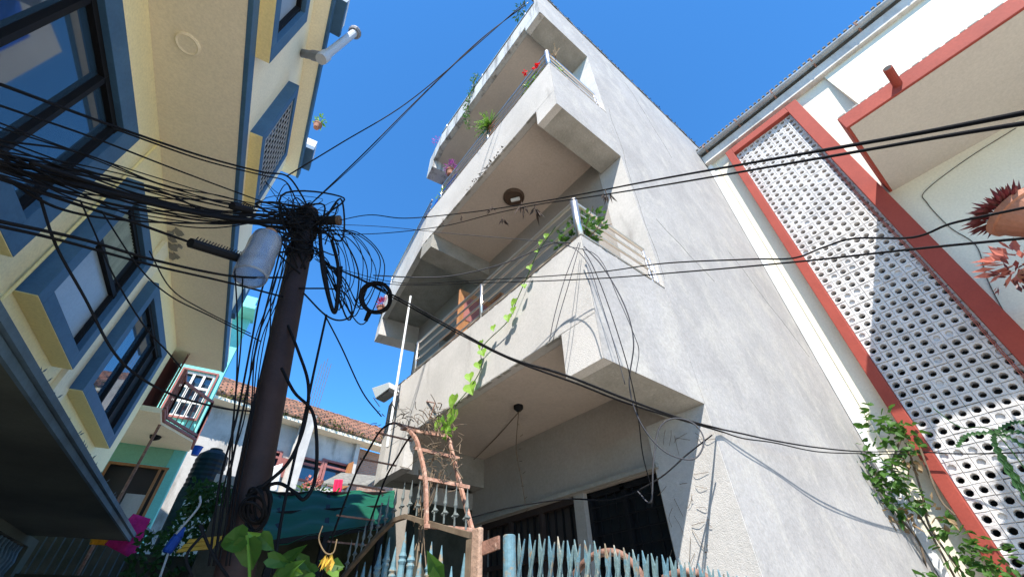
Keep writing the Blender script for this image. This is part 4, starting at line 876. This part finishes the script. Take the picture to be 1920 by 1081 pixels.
for i in (25, 31, 37, 42, 47, 51):
    p = NS[i]; obj('rung', MB().bar(p-V((.03, 0, 0)), p+V((dx+.04, 0, 0)), .02 if i < 24 else .014, .02 if i < 24 else .014), 'rust', ar)
gt = thing('garden_gate', (GX+.02, 3.0, 0), 'curved top iron gate with pale blue turned balusters and spearheads', 'gate')
gx = GX+.02; gy0, gy1 = 2.60, 3.80
CV = sorted((px(u, v, gx).y, px(u, v, gx).z) for u, v in ((640, 1085), (660, 1060), (680, 1037), (710, 1002), (740, 974), (762, 967), (793, 977), (817, 984), (862, 997), (884, 1003)))
gy0, gy1 = CV[0][0], CV[-1][0]
def top(y):
    for (a, b_), (c, d_) in zip(CV, CV[1:]):
        if y <= c+1e-6: return b_+(d_-b_)*(y-a)/(c-a)
    return CV[-1][1]
m = MB(); S = [V((gx, gy0+(gy1-gy0)*i/20, top(gy0+(gy1-gy0)*i/20))) for i in range(21)]
for a, b_ in zip(S, S[1:]): m.bar(a, b_, .028, .03, V((1, 0, 0)))
m.bar((gx, gy0, .4), (gx, gy1, .4), .04); m.bar((gx, gy0, .2), (gx, gy0, CV[0][1]-.02), .04); m.bar((gx, gy1, .2), (gx, gy1, CV[-1][1]-.02), .04); obj('frame', m, 'twig', gt)
for i in range(15):
    y = gy0+.06+i*(gy1-gy0-.12)/14; z = top(y); h0 = z-.16-.08*(i % 3 == 1)
    obj('baluster', MB().lathe((gx, y, .4), [(.018, 0), (.018, h0-.75), (.028, h0-.72), (.018, h0-.69), (.028, h0-.66), (.024, h0-.62), (.020, h0-.52), (.027, h0-.50), (.02, h0-.485), (.027, h0-.47), (.018, h0-.45), (.012, h0-.40), (.002, h0-.33)], 10), 'bluepaint', gt)
    s_ = obj('spearhead', MB().lathe((gx, y, z+.02), [(.006, 0), (.006, .05), (.012, .06), (.006, .08), (.006, .09), (.013, .11), (.008, .15), (.001, .22)], 8), 'spear', gt)
    obj('scroll', MB().lathe((gx, y-.022, z+.075), [(.0, -.014), (.014, 0), (0, .014)], 6).lathe((gx, y+.022, z+.075), [(.0, -.012), (.012, 0), (0, .012)], 6), 'spear', s_)
po = thing('gate_post', (1.5, 2.05, 0), 'weathered brick gate post right of the arch', 'post')
a, b_ = px(882, 1000, GX), px(903, 1000, GX)
m = MB(); y1 = px(884, 995, GX).y; y0 = px(905, 995, GX).y; m.box(GX+.0, GX+.03, y0+(y1-y0)*.3, y1, 0, px(893, 988, GX).z); obj('shaft', m, 'brickpost', po, bevel=.008)
bp = thing('blue_post', (1.42, 1.85, 0), 'peeling pale blue steel post with rusty bracket, beside the brick post', 'post')
y1 = px(933, 1003, GX).y; y0 = px(959, 1003, GX).y; zt = px(945, 1001, GX).z
obj('shaft', MB().lathe((GX+.03, (y0+y1)/2, 0), [(.031, 0), (.031, zt-.004), (.026, zt)], 14), 'bluepaint', bp)
obj('bracket', MB().prism([px(903, 1015, GX+.02), px(934, 1003, GX+.02), px(934, 1028, GX+.02), px(903, 1040, GX+.02)], (.012, 0, 0)), 'rust', bp)
fe = thing('picket_fence', (GX, 1.2, 0), 'low pale blue fence of crossed spear pickets along the front', 'fence')
tops = [(972, 1000), (992, 1000), (1010, 1000), (1028, 1003), (1045, 1005), (1063, 1010), (1076, 1009), (1095, 1012), (1113, 1014), (1133, 1018), (1150, 1022), (1168, 1025), (1185, 1028), (1203, 1030), (1220, 1034), (1240, 1038), (1255, 1042), (1272, 1046), (1290, 1052), (1308, 1056), (1325, 1060), (1345, 1066), (1362, 1070), (1380, 1076), (1398, 1080), (1418, 1086), (1438, 1092)]
m = MB(); m.bar((GX, 1.72, 1.55), (GX, .45, 1.45), .03, .012); m.bar((GX, 1.72, .4), (GX, .45, .4), .03, .012); obj('rail', m, 'tealpaint', fe)
def picket(base, top, w, x):
    ax = (top-base); sd = V((0, 1, 0)); n_ = V((.006, 0, 0)); t_ = top - ax.normalized()*.06
    return MB().prism([base-sd*w, base+sd*w, t_+sd*w, top, t_-sd*w], n_).prism([base-n_*.2-sd*w*.15, base+sd*w*.15-n_*.2, t_-n_*1.2+sd*w*.1, t_-n_*1.2-sd*w*.1], n_*.3)
for i, (u, v) in enumerate(tops):
    t_ = px(u, v+jit(2), GX); obj('picket', picket(V((GX, t_.y+.002, .3)), t_, .0095, GX), 'bluepaint' if i % 2 else 'tealpaint', fe)
    t2 = px(u+11, v+9+jit(3), GX-.014); obj('picket', picket(t2+V((0, .085, -.22)), t2, .0085, GX-.012), 'tealpaint' if i % 3 else 'bluepaint', fe)
# bent rusty pipes behind the fence
for (pts, lab) in (([(1075, 1081), (1090, 1060), (1115, 1040), (1145, 1034), (1170, 1042), (1195, 1066), (1205, 1090)], 'rusty bent pipe arching just behind the fence pickets'), ([(1245, 1085), (1265, 1076), (1295, 1073), (1320, 1080), (1335, 1095)], 'second rusty pipe arch, farther right and lower behind the fence')):
    tag(obj('bent_pipe', MB().tube(cat([px(u, v, GX+.09) for u, v in pts]), .014, 8), 'rust', smooth=True), lab, 'pipe')
# dry twigs on the arch
m = MB()
for i in range(150):
    u, v = rnd.gauss(820, 20), rnd.uniform(795, 900) if i % 3 else rnd.uniform(760, 810)
    if i % 5 == 0: u = rnd.gauss(760, 25); v = rnd.uniform(765, 800)
    p = px(u, v, GX+.1+jit(.1)); q = p+rv(.10); m.tube(cat([p, (p+q)/2+rv(.03), q], 3), rnd.choice((.002, .003, .004)), 4)
for i in range(14):
    p = px(rnd.uniform(785, 835), 880, GX+.1); q = px(rnd.uniform(770, 800), rnd.uniform(940, 1081), GX+.05); m.tube(cat([p, (p+q)/2+rv(.04), q], 5), .004, 4)
t = tag(obj('dry_twigs', m, 'twig'), 'tangle of dry leafless twigs caught on the arch trellis', 'dead plant')
m = foliage(px(838, 806, GX+.05), (.06, .08, .05), 22, .07, .04); tag(obj('sprig', m, 'leafbright'), 'small yellow green sprig above the twig tangle', 'plant')
# conduit pole with floodlight
lp = thing('light_pole', px(735, 775, 1.9), 'thin white conduit pole carrying a floodlight beside the balcony', 'street lamp')
a, b_ = px(770, 555, 1.9), px(733, 790, 1.9); m = MB().tube([b_+(b_-a)*.15, a], .016, 8); obj('pole', m, 'whitepaint', lp)
h = px(714, 729, 1.86); dv2 = V((-.2, 1, -.15)).normalized()
obj('arm', MB().tube([px(740, 728, 1.9), h+V((0, -.06, .02))], .010, 6).tube([px(700, 745, 1.87), px(712, 762, 1.87)], .006, 5), 'whitepaint', lp)
obj('head', MB().prism([px(697, 727, 1.8), px(729, 716, 1.8), px(731, 726, 1.8), px(704, 746, 1.8)], (.16, .05, 0)), 'lens', lp, bevel=.006)
obj('lens', MB().prism([px(703, 746, 1.82), px(731, 727, 1.82), px(729, 733, 1.82), px(706, 748, 1.82)], (.12, .04, 0)), 'greypvc', lp)
# green shade cloth
yt = 7.0; tp = thing('green_awning', (2, yt, 0), 'green shade cloth awning on a dark frame behind the gate', 'awning')
cn = [py(497, 917, yt), py(740, 918, yt+.2), py(738, 975, 5.2), py(490, 1012, 5.2)]
m = MB(); n = 16; vs = []
for i in range(n+1):
    for j in range(n+1): s_, t_ = i/n, j/n; vs.append(cn[0].lerp(cn[1], s_).lerp(cn[3].lerp(cn[2], s_), t_) - UP*(.06*math.sin(s_*9.4)**2+.02*math.sin(t_*20)) )
m.add(vs, [(i*(n+1)+j, (i+1)*(n+1)+j, (i+1)*(n+1)+j+1, i*(n+1)+j+1) for i in range(n) for j in range(n)]); obj('cloth', m, 'tarp', tp, smooth=True)
m = MB(); z_ = .05
obj('shade_panel', MB().box(.7, 3.6, yt+.35, yt+.45, 0, 3.05), 'darkwall', tp)  # dark panel added in place of the shadow below the cloth
for t_ in (.02, .5, .98): m.bar(cn[0].lerp(cn[3], t_)-UP*z_, cn[1].lerp(cn[2], t_)-UP*z_, .05)
for s_ in (.1, .45, .9): m.bar(cn[0].lerp(cn[1], s_)-UP*(z_+.03), cn[3].lerp(cn[2], s_)-UP*(z_+.03), .05); q = cn[3].lerp(cn[2], s_); m.bar(q-UP*.05, V((q.x, q.y, 0)), .06)
obj('frame', m, 'black', tp)
# red cloth, flowers and small tin canopy on the rear terrace
c = py(630, 910, 13); cloth('hanging_cloth', 'redcloth', [py(627, 898, 13), py(643, 898, 13), py(640, 922, 13), py(624, 922, 13)], 'small bright red cloth behind the green awning')
t = thing('flower_box', py(595, 920, 12.8), 'row of red flowering pots just above the green awning', 'flower box'); c = py(595, 920, 12.8)
obj('box', MB().box(c.x-.5, c.x+.6, 12.7, 13, c.z-.35, c.z-.1), 'whitepaint', t); obj('foliage', foliage(c, (.55, .12, .2), 90, .14, .08), 'leaf', t); obj('flowers', foliage(c+V((-.25, -.1, .1)), (.3, .1, .2), 40, .12, .1), 'coral', t)
cn2 = [py(600, 905, 13.5), py(640, 885, 14.5), py(712, 892, 14.5), py(690, 908, 13.5)]
tag(obj('tin_canopy', MB().prism(cn2, (0, 0, -.05)), 'roofgrey'), 'low dark tin canopy under the brick wall, right of the red cloth', 'canopy')
cn2 = [py(575, 900, 15), py(690, 915, 15), py(690, 930, 15), py(480, 930, 15), py(480, 915, 15)]
c0 = py(440, 920, 14); c1 = py(720, 930, 14)
tb = thing('terrace', (c0.x, 14, 0), 'low white terrace block below the rear house windows', 'terrace'); obj('parapet', MB().box(c0.x-1, c1.x+2, 14, 14.15, 0, c0.z-.35), 'whitewash', tb); obj('floor', MB().box(c0.x-1, c1.x+2, 14.15, 17.2, c0.z-1.2, c0.z-1.0), 'asphalt', tb)
cloth('hanging_cloth', 'whitepaint', [py(495, 880, 13.6), py(530, 868, 13.6), py(520, 922, 13.6), py(482, 922, 13.6)], 'white sheet drying right of the pole before the rear house')
# clutter of cable rings at pole foot
m = MB(); c = pr(478, 955, 3.12)
for k in range(7):
    r = .10+jit(.03); o_ = rv(.03)
    m.tube([c+o_+fx*(r*.6*math.cos(a))+fy*(r*math.sin(a))+CW*(.04*math.sin(a+k)) for a in [2*math.pi*i/28 for i in range(28)]], .008, 6, closed=True)
tag(obj('cable_coil', m, 'cable', smooth=True), 'loose coil of grey black cable tied low on the pole', 'cable coil')
wire([(360, 1081, 3.0), (350, 1040, 3.0), (380, 1000, 3.0), (375, 985, 3.0), (400, 1040, 3.0), (430, 1085, 3.0)], .008, 'thick grey pipe-like cable curving in the dark left of the pole foot')

# ---------------------------------------------------------------- camera, light, sky
cd = bpy.data.cameras.new('camera'); cam = bpy.data.objects.new('camera', cd); C.objects.link(cam)
cd.sensor_fit = 'HORIZONTAL'; cd.sensor_width = 36; cd.lens = F/1920*36; cd.clip_start = .02; cd.clip_end = 2000
from mathutils import Matrix
mt_ = Matrix((CR, CU, -CW)).transposed().to_4x4(); mt_.translation = CAM; cam.matrix_world = mt_
bpy.context.scene.camera = cam
sv = V((-1, -1.12, 1.99)).normalized()
sd = bpy.data.lights.new('sun', 'SUN'); sd.energy = 4.6; sd.angle = R(.5); sd.color = (1, .955, .89)
so = bpy.data.objects.new('sun', sd); C.objects.link(so); so.rotation_euler = sv.to_track_quat('Z', 'Y').to_euler(); so.location = (0, 0, 30)
w = bpy.data.worlds.new('World'); bpy.context.scene.world = w; w.use_nodes = True; n = w.node_tree.nodes; l = w.node_tree.links
sk = n.new('ShaderNodeTexSky'); sk.sky_type = 'NISHITA'; sk.sun_disc = False; sk.sun_elevation = math.asin(sv.z); sk.sun_rotation = math.atan2(sv.x, sv.y)
sk.altitude = 1400; sk.air_density = .85; sk.dust_density = 0; sk.ozone_density = 2.5
tn = n.new('ShaderNodeMix'); tn.data_type = 'RGBA'; tn.blend_type = 'MULTIPLY'; tn.inputs['Factor'].default_value = 1; tn.inputs[7].default_value = (.35, .83, 1.12, 1)
l.new(sk.outputs[0], tn.inputs[6]); l.new(tn.outputs[2], n['Background'].inputs['Color']); n['Background'].inputs['Strength'].default_value = .15
vs_ = bpy.context.scene.view_settings; vs_.view_transform = 'Standard'; vs_.look = 'None'; vs_.gamma = 1; vs_.exposure = 1.33
